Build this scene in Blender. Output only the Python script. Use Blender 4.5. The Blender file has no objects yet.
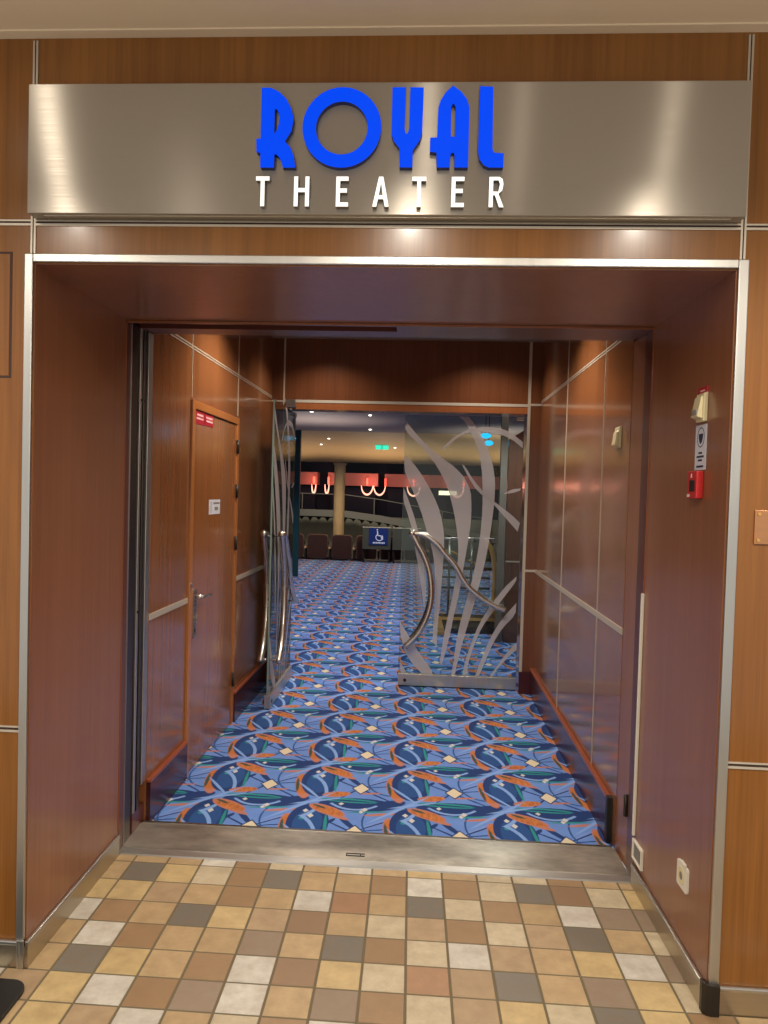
import bpy, bmesh, math, random
from mathutils import Matrix, Vector
from mathutils.geometry import tessellate_polygon
random.seed(7)
C = bpy.context.scene.collection
sc = bpy.context.scene
PI = math.pi

# ------------------------------------------------------------------ materials
def lin(c):
    def f(v):
        v /= 255.0
        return v/12.92 if v <= 0.04045 else ((v+0.055)/1.055)**2.4
    return (f(c[0]), f(c[1]), f(c[2]), 1.0)

class NT:
    def __init__(self, name):
        self.m = bpy.data.materials.new(name); self.m.use_nodes = True
        self.t = self.m.node_tree; self.n = self.t.nodes; self.l = self.t.links
        self.b = self.n['Principled BSDF']; self.out = self.n['Material Output']
    def add(self, typ, **kw):
        nd = self.n.new(typ)
        for k, v in kw.items(): setattr(nd, k, v)
        return nd
    def lk(self, a, b): self.l.new(a, b)
    def math(self, op, a, b=None, c=None, clamp=False):
        nd = self.add('ShaderNodeMath', operation=op, use_clamp=clamp)
        for i, x in enumerate((a, b, c)):
            if x is None: continue
            if isinstance(x, (int, float)): nd.inputs[i].default_value = x
            else: self.lk(x, nd.inputs[i])
        return nd.outputs[0]
    def vec(self, op, a, b=None, c=None):
        nd = self.add('ShaderNodeVectorMath', operation=op)
        for i, x in enumerate((a, b, c)):
            if x is None: continue
            if isinstance(x, (tuple, list)): nd.inputs[i].default_value = x
            else: self.lk(x, nd.inputs[i])
        return nd.outputs['Value'] if op in ('LENGTH', 'DOT_PRODUCT') else nd.outputs[0]
    def mix(self, fac, a, b):
        nd = self.add('ShaderNodeMix', data_type='RGBA')
        for s, x in ((nd.inputs[0], fac), (nd.inputs[6], a), (nd.inputs[7], b)):
            if isinstance(x, (int, float, tuple)): s.default_value = x
            else: self.lk(x, s)
        return nd.outputs[2]
    def noise(self, vec, scale, detail=2, rough=0.5):
        nd = self.add('ShaderNodeTexNoise')
        nd.inputs['Scale'].default_value = scale; nd.inputs['Detail'].default_value = detail
        nd.inputs['Roughness'].default_value = rough
        if vec is not None: self.lk(vec, nd.inputs['Vector'])
        return nd
    def pos(self): return self.add('ShaderNodeNewGeometry').outputs['Position']
    def set(self, **kw):
        for k, v in kw.items(): self.b.inputs[k.replace('_', ' ')].default_value = v

def plain(name, rgb, rough=0.5, metal=0.0, emit=None, es=1.0, spec=0.5, coat=0.0, var=0.06):
    t = NT(name)
    t.set(Roughness=rough, Metallic=metal)
    t.b.inputs['Specular IOR Level'].default_value = spec
    t.b.inputs['Coat Weight'].default_value = coat
    c = lin(rgb)
    nz = t.noise(t.pos(), 9.0, 3)
    d = tuple(x*(1-var*2) for x in c[:3])+(1,)
    t.lk(t.mix(nz.outputs['Fac'], d, c), t.b.inputs['Base Color'])
    if emit:
        t.b.inputs['Emission Color'].default_value = lin(emit)
        t.b.inputs['Emission Strength'].default_value = es
    return t.m

def wood(name, dark, light, rough=0.22, coat=0.25, grain=1.0):
    t = NT(name)
    p = t.pos()
    s1 = t.vec('MULTIPLY', p, (38*grain, 38*grain, 1.1))
    s2 = t.vec('MULTIPLY', p, (150*grain, 150*grain, 3.0))
    s3 = t.vec('MULTIPLY', p, (5.0, 5.0, 0.25))
    a = t.noise(s1, 1.0, 4, 0.6).outputs['Fac']
    b = t.noise(s2, 1.0, 2, 0.6).outputs['Fac']
    c = t.noise(s3, 1.0, 2, 0.5).outputs['Fac']
    f = t.math('ADD', t.math('MULTIPLY', a, 0.45), t.math('ADD', t.math('MULTIPLY', b, 0.25), t.math('MULTIPLY', c, 0.40)))
    f = t.math('MULTIPLY_ADD', f, 2.2, -0.72, clamp=True)
    t.lk(t.mix(f, lin(dark), lin(light)), t.b.inputs['Base Color'])
    t.set(Roughness=rough); t.b.inputs['Coat Weight'].default_value = coat
    t.b.inputs['Coat Roughness'].default_value = 0.12
    return t.m

def brushed(name, rgb, rough=0.3, streak=(2, 2, 220), aniso=0.0, rot=0.0, var=0.12, blotch=0.0, metal=1.0):
    t = NT(name)
    p = t.pos()
    nz = t.noise(t.vec('MULTIPLY', p, streak), 1.0, 3, 0.6).outputs['Fac']
    c = lin(rgb); d = tuple(x*(1-2*var) for x in c[:3])+(1,)
    col = t.mix(nz, d, c)
    if blotch:
        bl = t.noise(t.vec('MULTIPLY', p, (3, 6, 6)), 1.0, 4, 0.65).outputs['Fac']
        bl = t.math('MULTIPLY_ADD', bl, 3.0, -1.0, clamp=True)
        col = t.mix(bl, tuple(x*(1-blotch) for x in c[:3])+(1,), col)
    t.lk(col, t.b.inputs['Base Color'])
    t.set(Metallic=metal)
    t.lk(t.math('MULTIPLY_ADD', nz, 0.14, rough-0.07), t.b.inputs['Roughness'])
    if aniso:
        t.b.inputs['Anisotropic'].default_value = aniso
        t.b.inputs['Anisotropic Rotation'].default_value = rot
        tg = t.add('ShaderNodeTangent', direction_type='RADIAL', axis='X')
        t.lk(tg.outputs[0], t.b.inputs['Tangent'])
    return t.m

def glass_mat(name, tint, refl=1.0, alpha=0.93):
    t = NT(name)
    t.n.remove(t.b)
    tr = t.add('ShaderNodeBsdfTransparent'); tr.inputs[0].default_value = lin(tint)
    gl = t.add('ShaderNodeBsdfGlossy'); gl.inputs['Roughness'].default_value = 0.02
    fr = t.add('ShaderNodeFresnel'); fr.inputs['IOR'].default_value = 1.5
    nz = t.noise(t.pos(), 3.0, 1)
    f = t.math('MULTIPLY', fr.outputs[0], t.math('MULTIPLY_ADD', nz.outputs['Fac'], 0.1, refl*0.95))
    mx = t.add('ShaderNodeMixShader')
    t.lk(f, mx.inputs[0]); t.lk(tr.outputs[0], mx.inputs[1]); t.lk(gl.outputs[0], mx.inputs[2])
    t.lk(mx.outputs[0], t.out.inputs['Surface'])
    return t.m

def frosted_mat(name, rgb, op):
    t = NT(name)
    t.n.remove(t.b)
    tr = t.add('ShaderNodeBsdfTransparent')
    df = t.add('ShaderNodeBsdfDiffuse'); df.inputs[0].default_value = lin(rgb)
    tl = t.add('ShaderNodeBsdfTranslucent'); tl.inputs[0].default_value = lin(rgb)
    m1 = t.add('ShaderNodeMixShader'); m1.inputs[0].default_value = 0.45
    t.lk(df.outputs[0], m1.inputs[1]); t.lk(tl.outputs[0], m1.inputs[2])
    mx = t.add('ShaderNodeMixShader')
    nz = t.noise(t.pos(), 60.0, 2)
    t.lk(t.math('MULTIPLY_ADD', nz.outputs['Fac'], 0.06, op-0.03), mx.inputs[0])
    t.lk(tr.outputs[0], mx.inputs[1]); t.lk(m1.outputs[0], mx.inputs[2])
    t.lk(mx.outputs[0], t.out.inputs['Surface'])
    return t.m

def emitter(name, rgb, strength):
    t = NT(name)
    t.set(Roughness=0.5)
    t.b.inputs['Base Color'].default_value = lin(rgb)
    nz = t.noise(t.pos(), 6.0, 1)
    t.lk(t.mix(nz.outputs['Fac'], lin(rgb), tuple(min(1, x*1.1) for x in lin(rgb)[:3])+(1,)), t.b.inputs['Emission Color'])
    t.b.inputs['Emission Strength'].default_value = strength
    return t.m

def carpet_mat():
    t = NT('carpet_leaf_pattern')
    p = t.pos()
    nz = t.noise(p, 70.0, 2)
    jit = t.vec('SCALE', t.vec('SUBTRACT', nz.outputs['Color'], (0.5, 0.5, 0.5)))
    jit.node.inputs['Scale'].default_value = 0.006
    base = t.vec('SUBTRACT', t.vec('ADD', p, jit), (-0.22, 3.878, 0))
    PX, PY = 0.485, 0.508
    def local(cx, cy, ang=0.0):
        v = t.vec('SUBTRACT', base, (cx, cy, 0))
        v = t.vec('WRAP', v, (PX/2, PY/2, 5), (-PX/2, -PY/2, -5))
        if ang:
            r = t.add('ShaderNodeVectorRotate', rotation_type='Z_AXIS')
            t.lk(v, r.inputs['Vector']); r.inputs['Angle'].default_value = -math.radians(ang)
            v = r.outputs[0]
        return v
    AA = 0.0035
    def ell(cx, cy, rx, ry, ang=0.0):
        ln = t.vec('LENGTH', t.vec('MULTIPLY', local(cx, cy, ang), (1/rx, 1/ry, 0)))
        k = min(rx, ry)/AA
        return t.math('MULTIPLY_ADD', ln, -k, k+0.5, clamp=True)
    def ring(cx, cy, rx, ry, w, ang=0.0):
        ln = t.vec('LENGTH', t.vec('MULTIPLY', local(cx, cy, ang), (1/rx, 1/ry, 0)))
        k = min(rx, ry)/AA
        return t.math('MULTIPLY_ADD', t.math('ABSOLUTE', t.math('SUBTRACT', ln, 1.0)), -k, k*w+0.5, clamp=True)
    def dia(cx, cy, rx, ry):
        d = t.vec('DOT_PRODUCT', t.vec('ABSOLUTE', local(cx, cy)), (1/rx, 1/ry, 0))
        k = min(rx, ry)/AA
        return t.math('MULTIPLY_ADD', d, -k, k+0.5, clamp=True)
    def both(a, b): return t.math('MULTIPLY', a, b)
    def minus(a, b): return t.math('MULTIPLY', a, t.math('SUBTRACT', 1.0, b))
    BG = lin((104, 146, 220)); NAVY = lin((26, 58, 118)); MID = lin((38, 82, 146)); TEAL = lin((40, 148, 146))
    ORANGE = lin((200, 118, 52)); SALMON = lin((196, 128, 104)); LIGHT = lin((136, 174, 236)); CREAM = lin((232, 218, 186))
    GREEN = lin((60, 80, 66)); WHITE = lin((214, 214, 214))
    col = t.mix(t.noise(p, 9.0, 3).outputs['Fac'], lin((96, 136, 212)), lin((122, 160, 230)))
    def put(fac, c):
        nonlocal col
        col = t.mix(fac, col, c)
    put(ell(.10, .10, .15, .016, 42), lin((126, 156, 226)))
    # thin navy lines that cross at the cream diamonds
    put(ell(-.02, .005, .20, .0065, -40), NAVY)
    put(ell(.08, .075, .17, .0055, 40), NAVY)
    put(ell(-.055, -.07, .10, .006, 56), NAVY)
    put(ell(.11, .035, .13, .005, 14), NAVY)
    put(ell(.09, -.09, .12, .0055, -42), NAVY)
    put(ell(-.045, .10, .10, .016, -58), NAVY)
    put(ell(-.118, .105, .035, .012, 60), NAVY)
    put(ring(.16, .12, .13, .20, .035), MID)
    put(ell(-.10, -.345, .075, .018, -30), SALMON)
    put(ell(.12, -.305, .09, .013, 14), SALMON)
    put(ell(.05, -.06, .06, .010, 10), SALMON)
    # dark leaf with teal ribs
    put(ell(-.005, -.205, .195, .078, 0), NAVY)
    put(ell(.145, -.185, .095, .042, 24), NAVY)
    put(ell(-.05, -.160, .140, .026, -3), TEAL)
    put(ell(-.05, -.162, .120, .008, -3), NAVY)
    put(ell(.05, -.285, .10, .009, 8), TEAL)
    put(both(ring(-.02, -.06, .16, .205, .045), ell(-.03, -.235, .14, .06)), LIGHT)
    # orange crescent cut by the dark round leaf
    put(ell(-.308, .005, .042, .165, 9), SALMON)
    put(ell(-.310, .025, .043, .130, 5), ORANGE)
    put(ell(-.338, .01, .009, .09, 6), GREEN)
    put(ell(-.226, .078, .100, .205, 3), NAVY)
    put(ell(-.225, .07, .07, .15, 0), MID)
    put(ell(-.140, .055, .008, .115, 4), TEAL)
    put(ell(-.26, .12, .014, .014, 0), TEAL)
    put(both(ring(-.36, -.11, .186, .30, .05), ell(-.235, .04, .105, .19)), LIGHT)
    put(ell(-.265, -.055, .12, .009, -56), LIGHT)
    # petals
    brush = t.noise(t.vec('MULTIPLY', p, (60, 22, 1)), 1.0, 3).outputs['Fac']
    OB = t.mix(t.math('MULTIPLY_ADD', brush, 2.6, -.8, clamp=True), lin((172, 92, 40)), lin((218, 138, 70)))
    put(ell(-.122, -.088, .072, .034, 14), SALMON)
    put(ell(-.110, -.084, .060, .025, 14), OB)
    put(ell(-.150, -.283, .108, .044, -34), SALMON)
    put(ell(-.146, -.286, .096, .033, -34), OB)
    put(ell(-.190, -.245, .040, .010, -34), GREEN)
    # pale bands
    put(ell(-.285, -.240, .22, .010, 49), LIGHT)
    put(ell(-.21, -.180, .13, .010, 22), LIGHT)
    # cream diamonds and specks
    put(dia(.0, .0, .050, .078), NAVY)
    put(dia(.0, .0, .041, .064), CREAM)
    put(dia(-.221, .153, .016, .026), WHITE)
    put(dia(-.252, .206, .015, .022), WHITE)
    put(dia(.033, -.259, .017, .022), WHITE)
    put(dia(.018, -.285, .013, .018), WHITE)
    put(dia(-.087, -.203, .014, .018), WHITE)
    pile = t.noise(p, 320.0, 2)
    col = t.mix(t.math('MULTIPLY', pile.outputs['Fac'], 0.26), col, lin((30, 44, 84)))
    t.lk(col, t.b.inputs['Base Color'])
    t.set(Roughness=0.95); t.b.inputs['Specular IOR Level'].default_value = 0.1
    t.b.inputs['Sheen Weight'].default_value = 0.10; t.b.inputs['Sheen Roughness'].default_value = 0.5
    bp = t.add('ShaderNodeBump'); bp.inputs['Strength'].default_value = 0.25; bp.inputs['Distance'].default_value = 0.004
    t.lk(pile.outputs['Fac'], bp.inputs['Height']); t.lk(bp.outputs[0], t.b.inputs['Normal'])
    return t.m

def tile_mat():
    t = NT('floor_slate_tile')
    at = t.add('ShaderNodeAttribute'); at.attribute_name = 'tile_tint'
    p = t.pos()
    n1 = t.noise(p, 16.0, 5, 0.65).outputs['Fac']
    n2 = t.noise(p, 60.0, 3, 0.6).outputs['Fac']
    f = t.math('MULTIPLY_ADD', n1, 3.0, -1.0, clamp=True)
    dk = t.mix(0.38, at.outputs['Color'], lin((124, 96, 70)))
    c = t.mix(f, dk, at.outputs['Color'])
    c = t.mix(t.math('MULTIPLY', n2, 0.22), c, lin((150, 128, 98)))
    t.lk(c, t.b.inputs['Base Color'])
    t.lk(t.math('MULTIPLY_ADD', n1, 0.2, 0.36), t.b.inputs['Roughness'])
    bp = t.add('ShaderNodeBump'); bp.inputs['Strength'].default_value = 0.15; bp.inputs['Distance'].default_value = 0.004
    t.lk(n1, bp.inputs['Height']); t.lk(bp.outputs[0], t.b.inputs['Normal'])
    return t.m

M = {}
M['wood_front'] = wood('wood_front', (114, 68, 26), (158, 104, 46))
M['wood_reveal'] = wood('wood_reveal', (120, 74, 50), (150, 98, 66), rough=.3)
M['wood_hall'] = wood('wood_hall', (112, 68, 40), (150, 96, 58), rough=0.16, coat=0.5)
M['wood_back'] = wood('wood_back', (88, 50, 30), (116, 70, 44), rough=0.2, coat=0.4)
M['wood_door'] = wood('wood_door', (130, 80, 44), (164, 104, 60), rough=0.2, coat=0.4)
M['wood_frame'] = wood('wood_frame', (132, 74, 40), (160, 96, 54), rough=0.3)
M['wood_door_frame'] = wood('wood_door_frame', (152, 90, 42), (182, 116, 60), rough=0.28)
M['wood_base'] = wood('wood_base', (56, 22, 26), (74, 32, 32), rough=0.25)
M['wood_cap'] = wood('wood_cap', (136, 66, 42), (160, 84, 56), rough=0.3)
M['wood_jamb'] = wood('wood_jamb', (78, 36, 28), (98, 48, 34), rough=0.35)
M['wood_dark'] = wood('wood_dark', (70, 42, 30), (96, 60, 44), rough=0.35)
M['groove'] = plain('groove_dark', (58, 34, 20), 0.7)
M['alu'] = brushed('alu', (205, 203, 198), 0.34, (60, 60, 3), var=0.05)
M['alu_h'] = brushed('alu_h', (205, 203, 198), 0.34, (3, 60, 60), var=0.05)
M['alu_y'] = brushed('alu_y', (196, 192, 184), 0.34, (60, 3, 60), var=0.05)
M['seam'] = plain('seam_metal', (206, 196, 180), 0.4, metal=0.4)
M['steel_sign'] = brushed('steel_sign', (186, 178, 166), 0.34, (3, 3, 420), aniso=1.0, rot=0.0, var=0.04)
M['steel'] = brushed('steel', (190, 186, 178), 0.28, (3, 40, 200), var=0.08)
M['steel_floor'] = brushed('steel_floor', (222, 214, 200), 0.38, (2, 90, 90), var=0.08, blotch=0.6, metal=.9)
M['steel_base'] = brushed('steel_base', (196, 186, 168), 0.34, (3, 3, 160), var=0.08)
M['steel_dark'] = brushed('steel_dark', (104, 94, 88), 0.34, (60, 60, 2), var=0.1)
M['chrome'] = brushed('chrome', (222, 217, 208), 0.26, (2, 2, 2), var=0.03)
M['brass'] = brushed('brass', (226, 176, 98), 0.34, (4, 4, 4), var=0.06, metal=.6)
M['bronze'] = brushed('bronze_plate', (206, 150, 108), 0.42, (3, 3, 90), var=0.06)
M['cream_ceiling'] = plain('cream_ceiling', (242, 224, 196), 0.6, var=0.03)
M['white_plastic'] = plain('white_plastic', (232, 226, 212), 0.4)
M['cream_plastic'] = plain('cream_plastic', (226, 214, 170), 0.4)
M['grey_plastic'] = plain('grey_plastic', (128, 124, 116), 0.5)
M['red_plastic'] = plain('red_plastic', (192, 38, 38), 0.4)
M['red_label'] = plain('red_label', (172, 28, 48), 0.45)
M['pink_text'] = plain('pink_text', (244, 196, 196), 0.5)
M['black'] = plain('black_rubber', (18, 17, 17), 0.5)
M['black_metal'] = plain('black_metal', (46, 40, 34), 0.4, metal=0.3)
M['paper'] = plain('paper', (214, 216, 226), 0.5)
M['ink'] = plain('ink', (30, 36, 70), 0.5)
M['blue_letter'] = plain('blue_letter', (0, 26, 130), 0.5, emit=(0, 74, 246), es=0.92, spec=.1, var=0.0)
M['blue_side'] = plain('blue_side', (6, 26, 110), 0.4)
M['white_letter'] = plain('white_letter', (245, 245, 240), 0.4, emit=(255, 252, 244), es=0.9, var=0.0)
M['white_side'] = plain('white_side', (120, 112, 100), 0.4)
M['glass'] = glass_mat('door_glass', (236, 243, 240), 0.8)
M['glass_edge'] = plain('glass_edge', (120, 140, 130), 0.2, var=0.03)
M['frost'] = frosted_mat('etched_frost', (222, 214, 216), 0.78)
M['carpet'] = carpet_mat()
M['tile'] = tile_mat()
M['grout'] = plain('grout', (112, 100, 76), 0.8)
M['hall_ceiling'] = plain('hall_ceiling', (150, 136, 128), 0.7)
M['grey_ceiling'] = plain('grey_ceiling', (160, 142, 132), 0.8)
M['cream_soffit'] = plain('cream_soffit', (214, 176, 124), 0.7)
M['column'] = plain('column_paint', (240, 208, 156), 0.6)
M['navy_dark'] = plain('auditorium_navy', (10, 16, 40), 0.8)
M['dark_wall'] = plain('dark_wall', (28, 24, 24), 0.8)
M['teal_post'] = plain('teal_post', (22, 66, 72), 0.35)
M['parapet'] = plain('parapet', (104, 98, 90), 0.8)
M['curtain'] = plain('curtain', (112, 106, 92), 0.9)
M['valance'] = plain('valance', (16, 15, 20), 0.9)
M['coral'] = plain('coral_panel', (168, 104, 94), 0.6, emit=(180, 96, 84), es=0.05)  # weak emission puts the neon lamps' light into the panel colour
M['seat'] = plain('seat_fabric', (58, 32, 34), 0.85)
M['seat_rim'] = plain('seat_rim', (120, 92, 74), 0.6)
M['arm_wood'] = plain('arm_wood', (206, 166, 128), 0.5)
M['table_panel'] = plain('table_panel', (78, 84, 80), 0.4)
M['table_edge'] = plain('table_edge', (206, 208, 196), 0.4)
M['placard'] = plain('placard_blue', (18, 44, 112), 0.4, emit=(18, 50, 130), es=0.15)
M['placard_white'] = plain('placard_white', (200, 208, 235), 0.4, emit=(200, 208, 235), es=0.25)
M['exit_green'] = emitter('exit_green', (60, 225, 185), 1.1)
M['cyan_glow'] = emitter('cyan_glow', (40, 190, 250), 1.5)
M['neon'] = emitter('neon_pink', (255, 190, 166), 1.3)
M['neon_hot'] = emitter('neon_hot', (255, 90, 70), 1.2)
M['lamp_white'] = emitter('lamp_white', (255, 246, 226), 4.0)
M['strip_white'] = emitter('strip_white', (255, 236, 200), 1.6)

# ------------------------------------------------------------------ mesh helpers
def bx(bm, x0, x1, y0, y1, z0, z1):
    x0, x1 = min(x0, x1), max(x0, x1); y0, y1 = min(y0, y1), max(y0, y1); z0, z1 = min(z0, z1), max(z0, z1)
    v = [bm.verts.new(p) for p in ((x0,y0,z0),(x1,y0,z0),(x1,y1,z0),(x0,y1,z0),(x0,y0,z1),(x1,y0,z1),(x1,y1,z1),(x0,y1,z1))]
    for f in ((3,2,1,0),(4,5,6,7),(0,1,5,4),(1,2,6,5),(2,3,7,6),(3,0,4,7)):
        bm.faces.new([v[i] for i in f])
def box(*a):
    bm = bmesh.new(); bx(bm, *a); return bm
def boxes(*rows):
    bm = bmesh.new()
    for r in rows: bx(bm, *r)
    return bm
def prism(bm, pts, ext, convex=False):
    """closed prism: polygon pts (3-D) pushed along ext; concave is fine"""
    a = [bm.verts.new(p) for p in pts]; e = Vector(ext)
    b = [bm.verts.new(Vector(p)+e) for p in pts]
    n = len(pts)
    if n <= 4 or convex:
        bm.faces.new(a); bm.faces.new(b[::-1])
    else:
        for t in tessellate_polygon([[Vector(p) for p in pts]]):
            bm.faces.new([a[i] for i in t]); bm.faces.new([b[i] for i in reversed(t)])
    for i in range(n): bm.faces.new((a[i], b[i], b[(i+1) % n], a[(i+1) % n]))
def prism_hole(bm, outer, hole, ext):
    """prism with one hole: faces built by triangle fill"""
    e = Vector(ext)
    for off in (Vector((0,0,0)), e):
        eds = []
        for loop in (outer, hole):
            vs = [bm.verts.new(Vector(p)+off) for p in loop]
            eds += [bm.edges.new((vs[i], vs[(i+1) % len(vs)])) for i in range(len(vs))]
        bmesh.ops.triangle_fill(bm, edges=eds, use_beauty=True, use_dissolve=False)
    for loop in (outer, hole):
        n = len(loop)
        for i in range(n):
            p, q = Vector(loop[i]), Vector(loop[(i+1) % n])
            bm.faces.new([bm.verts.new(w) for w in (p, q, q+e, p+e)])
    bmesh.ops.remove_doubles(bm, verts=bm.verts, dist=1e-6)
def tube(bm, pts, r, n=10, cap=True):
    pts = [Vector(p) for p in pts]; rings = []
    prev = None
    for i, p in enumerate(pts):
        d = (pts[min(i+1, len(pts)-1)]-pts[max(i-1, 0)]).normalized()
        if prev is None:
            u = d.orthogonal().normalized()
        else:
            u = (prev-d*prev.dot(d)).normalized()
        prev = u; w = d.cross(u)
        rr = r[i] if isinstance(r, (list, tuple)) else r
        rings.append([bm.verts.new(p+u*rr*math.cos(a)+w*rr*math.sin(a)) for a in [2*PI*k/n for k in range(n)]])
    for a, b in zip(rings, rings[1:]):
        for k in range(n): bm.faces.new((a[k], a[(k+1) % n], b[(k+1) % n], b[k]))
    if cap: bm.faces.new(rings[0][::-1]); bm.faces.new(rings[-1])
def lathe(bm, prof, cx, cy, n=20):
    rings = [[bm.verts.new((cx+r*math.cos(2*PI*k/n), cy+r*math.sin(2*PI*k/n), z)) for k in range(n)] for r, z in prof]
    for a, b in zip(rings, rings[1:]):
        for k in range(n): bm.faces.new((a[k], a[(k+1) % n], b[(k+1) % n], b[k]))
    bm.faces.new(rings[0][::-1]); bm.faces.new(rings[-1])
def ball(bm, c, r, n=10):
    bmesh.ops.create_uvsphere(bm, u_segments=n, v_segments=n//2+2, radius=r, matrix=Matrix.Translation(c))
def spline(pts, n=6):
    """Catmull-Rom through the points"""
    P = [Vector(p) for p in pts]; out = []
    for i in range(len(P)-1):
        a, b, c, d = P[max(i-1, 0)], P[i], P[i+1], P[min(i+2, len(P)-1)]
        for k in range(n):
            t = k/n
            out.append(0.5*((2*b)+(c-a)*t+(2*a-5*b+4*c-d)*t*t+(3*b-3*c+d-a)*t**3))
    out.append(P[-1]); return out
def rrect(w, h, r, n=5, cx=0, cz=0):
    pts = []
    for sx, sz, a0 in ((1, 1, 0), (-1, 1, 90), (-1, -1, 180), (1, -1, 270)):
        for k in range(n+1):
            a = math.radians(a0+90*k/n)
            pts.append((cx+sx*(w/2-r)+r*math.cos(a), cz+sz*(h/2-r)+r*math.sin(a)))
    return pts

WM = {}
def obj(name, bm, m, parent=None, T=None, bev=0.0, smooth=False, kind=None, origin=True):
    """link a bmesh given in world coordinates (or taken there by T) as ONE mesh object"""
    if T is not None: bmesh.ops.transform(bm, matrix=T, verts=bm.verts)
    bmesh.ops.recalc_face_normals(bm, faces=bm.faces)
    me = bpy.data.meshes.new(name)
    o = bpy.data.objects.new(name, me); C.objects.link(o)
    if parent is not None:
        W = WM[parent.name]; o.parent = parent; WM[o.name] = W
        bmesh.ops.transform(bm, matrix=W.inverted(), verts=bm.verts)
    elif origin:
        lo = [min(v.co[i] for v in bm.verts) for i in range(3)]; hi = [max(v.co[i] for v in bm.verts) for i in range(3)]
        c = Vector(((lo[0]+hi[0])/2, (lo[1]+hi[1])/2, lo[2]))
        bmesh.ops.translate(bm, verts=bm.verts, vec=-c); o.location = c
        WM[o.name] = Matrix.Translation(c)
    else: WM[o.name] = Matrix()
    bm.to_mesh(me); bm.free()
    me.materials.append(m if not isinstance(m, str) else M[m])
    if smooth:
        for p in me.polygons: p.use_smooth = True
    if bev:
        b = o.modifiers.new('edge', 'BEVEL'); b.width = bev; b.segments = 2; b.limit_method = 'ANGLE'; b.angle_limit = math.radians(40)
    if kind: o['kind'] = kind
    return o
def struct(name, bm, m, **kw): return obj(name, bm, m, kind='structure', **kw)
def tag(o, label, cat, group=None, kind=None):
    o['label'] = label; o['category'] = cat
    if group: o['group'] = group
    if kind: o['kind'] = kind
    return o
def thing(name, label, cat, W, group=None, kind=None):
    o = bpy.data.objects.new(name, None); C.objects.link(o)
    if not isinstance(W, Matrix): W = Matrix.Translation(W)
    o.matrix_world = W; o.empty_display_size = 0.1; WM[o.name] = W
    return tag(o, label, cat, group, kind)
def dup(root, W, label, group=None):
    r = root.copy(); C.objects.link(r); r.matrix_world = W; r['label'] = label; WM[r.name] = W
    if group: r['group'] = group
    for ch in list(root.children):
        c = ch.copy(); C.objects.link(c); c.parent = r
        for g in list(ch.children):
            d = g.copy(); C.objects.link(d); d.parent = c
    return r

# ------------------------------------------------------------------ main dimensions (metres)
F = 2.297                    # facade plane
XL, XR, ZT = -1.198, 0.940, 2.24   # opening
Y1, Y2 = 3.05, 3.345         # end of the reveal, start of the hall
ANG = math.radians(-1.0145)
ML = Matrix.Translation((-1.184, Y2, 0)) @ Matrix.Rotation(ANG, 4, 'Z')   # left hall wall: +x into the hall
MR = Matrix.Translation((0.944, Y2, 0)) @ Matrix.Rotation(ANG, 4, 'Z')    # right hall wall: -x into the hall
YB = 5.95                    # back wall with the glass doors
LEN = YB-Y2
ZC = 2.765                   # hall ceiling
CEIL = 2.934

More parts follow.
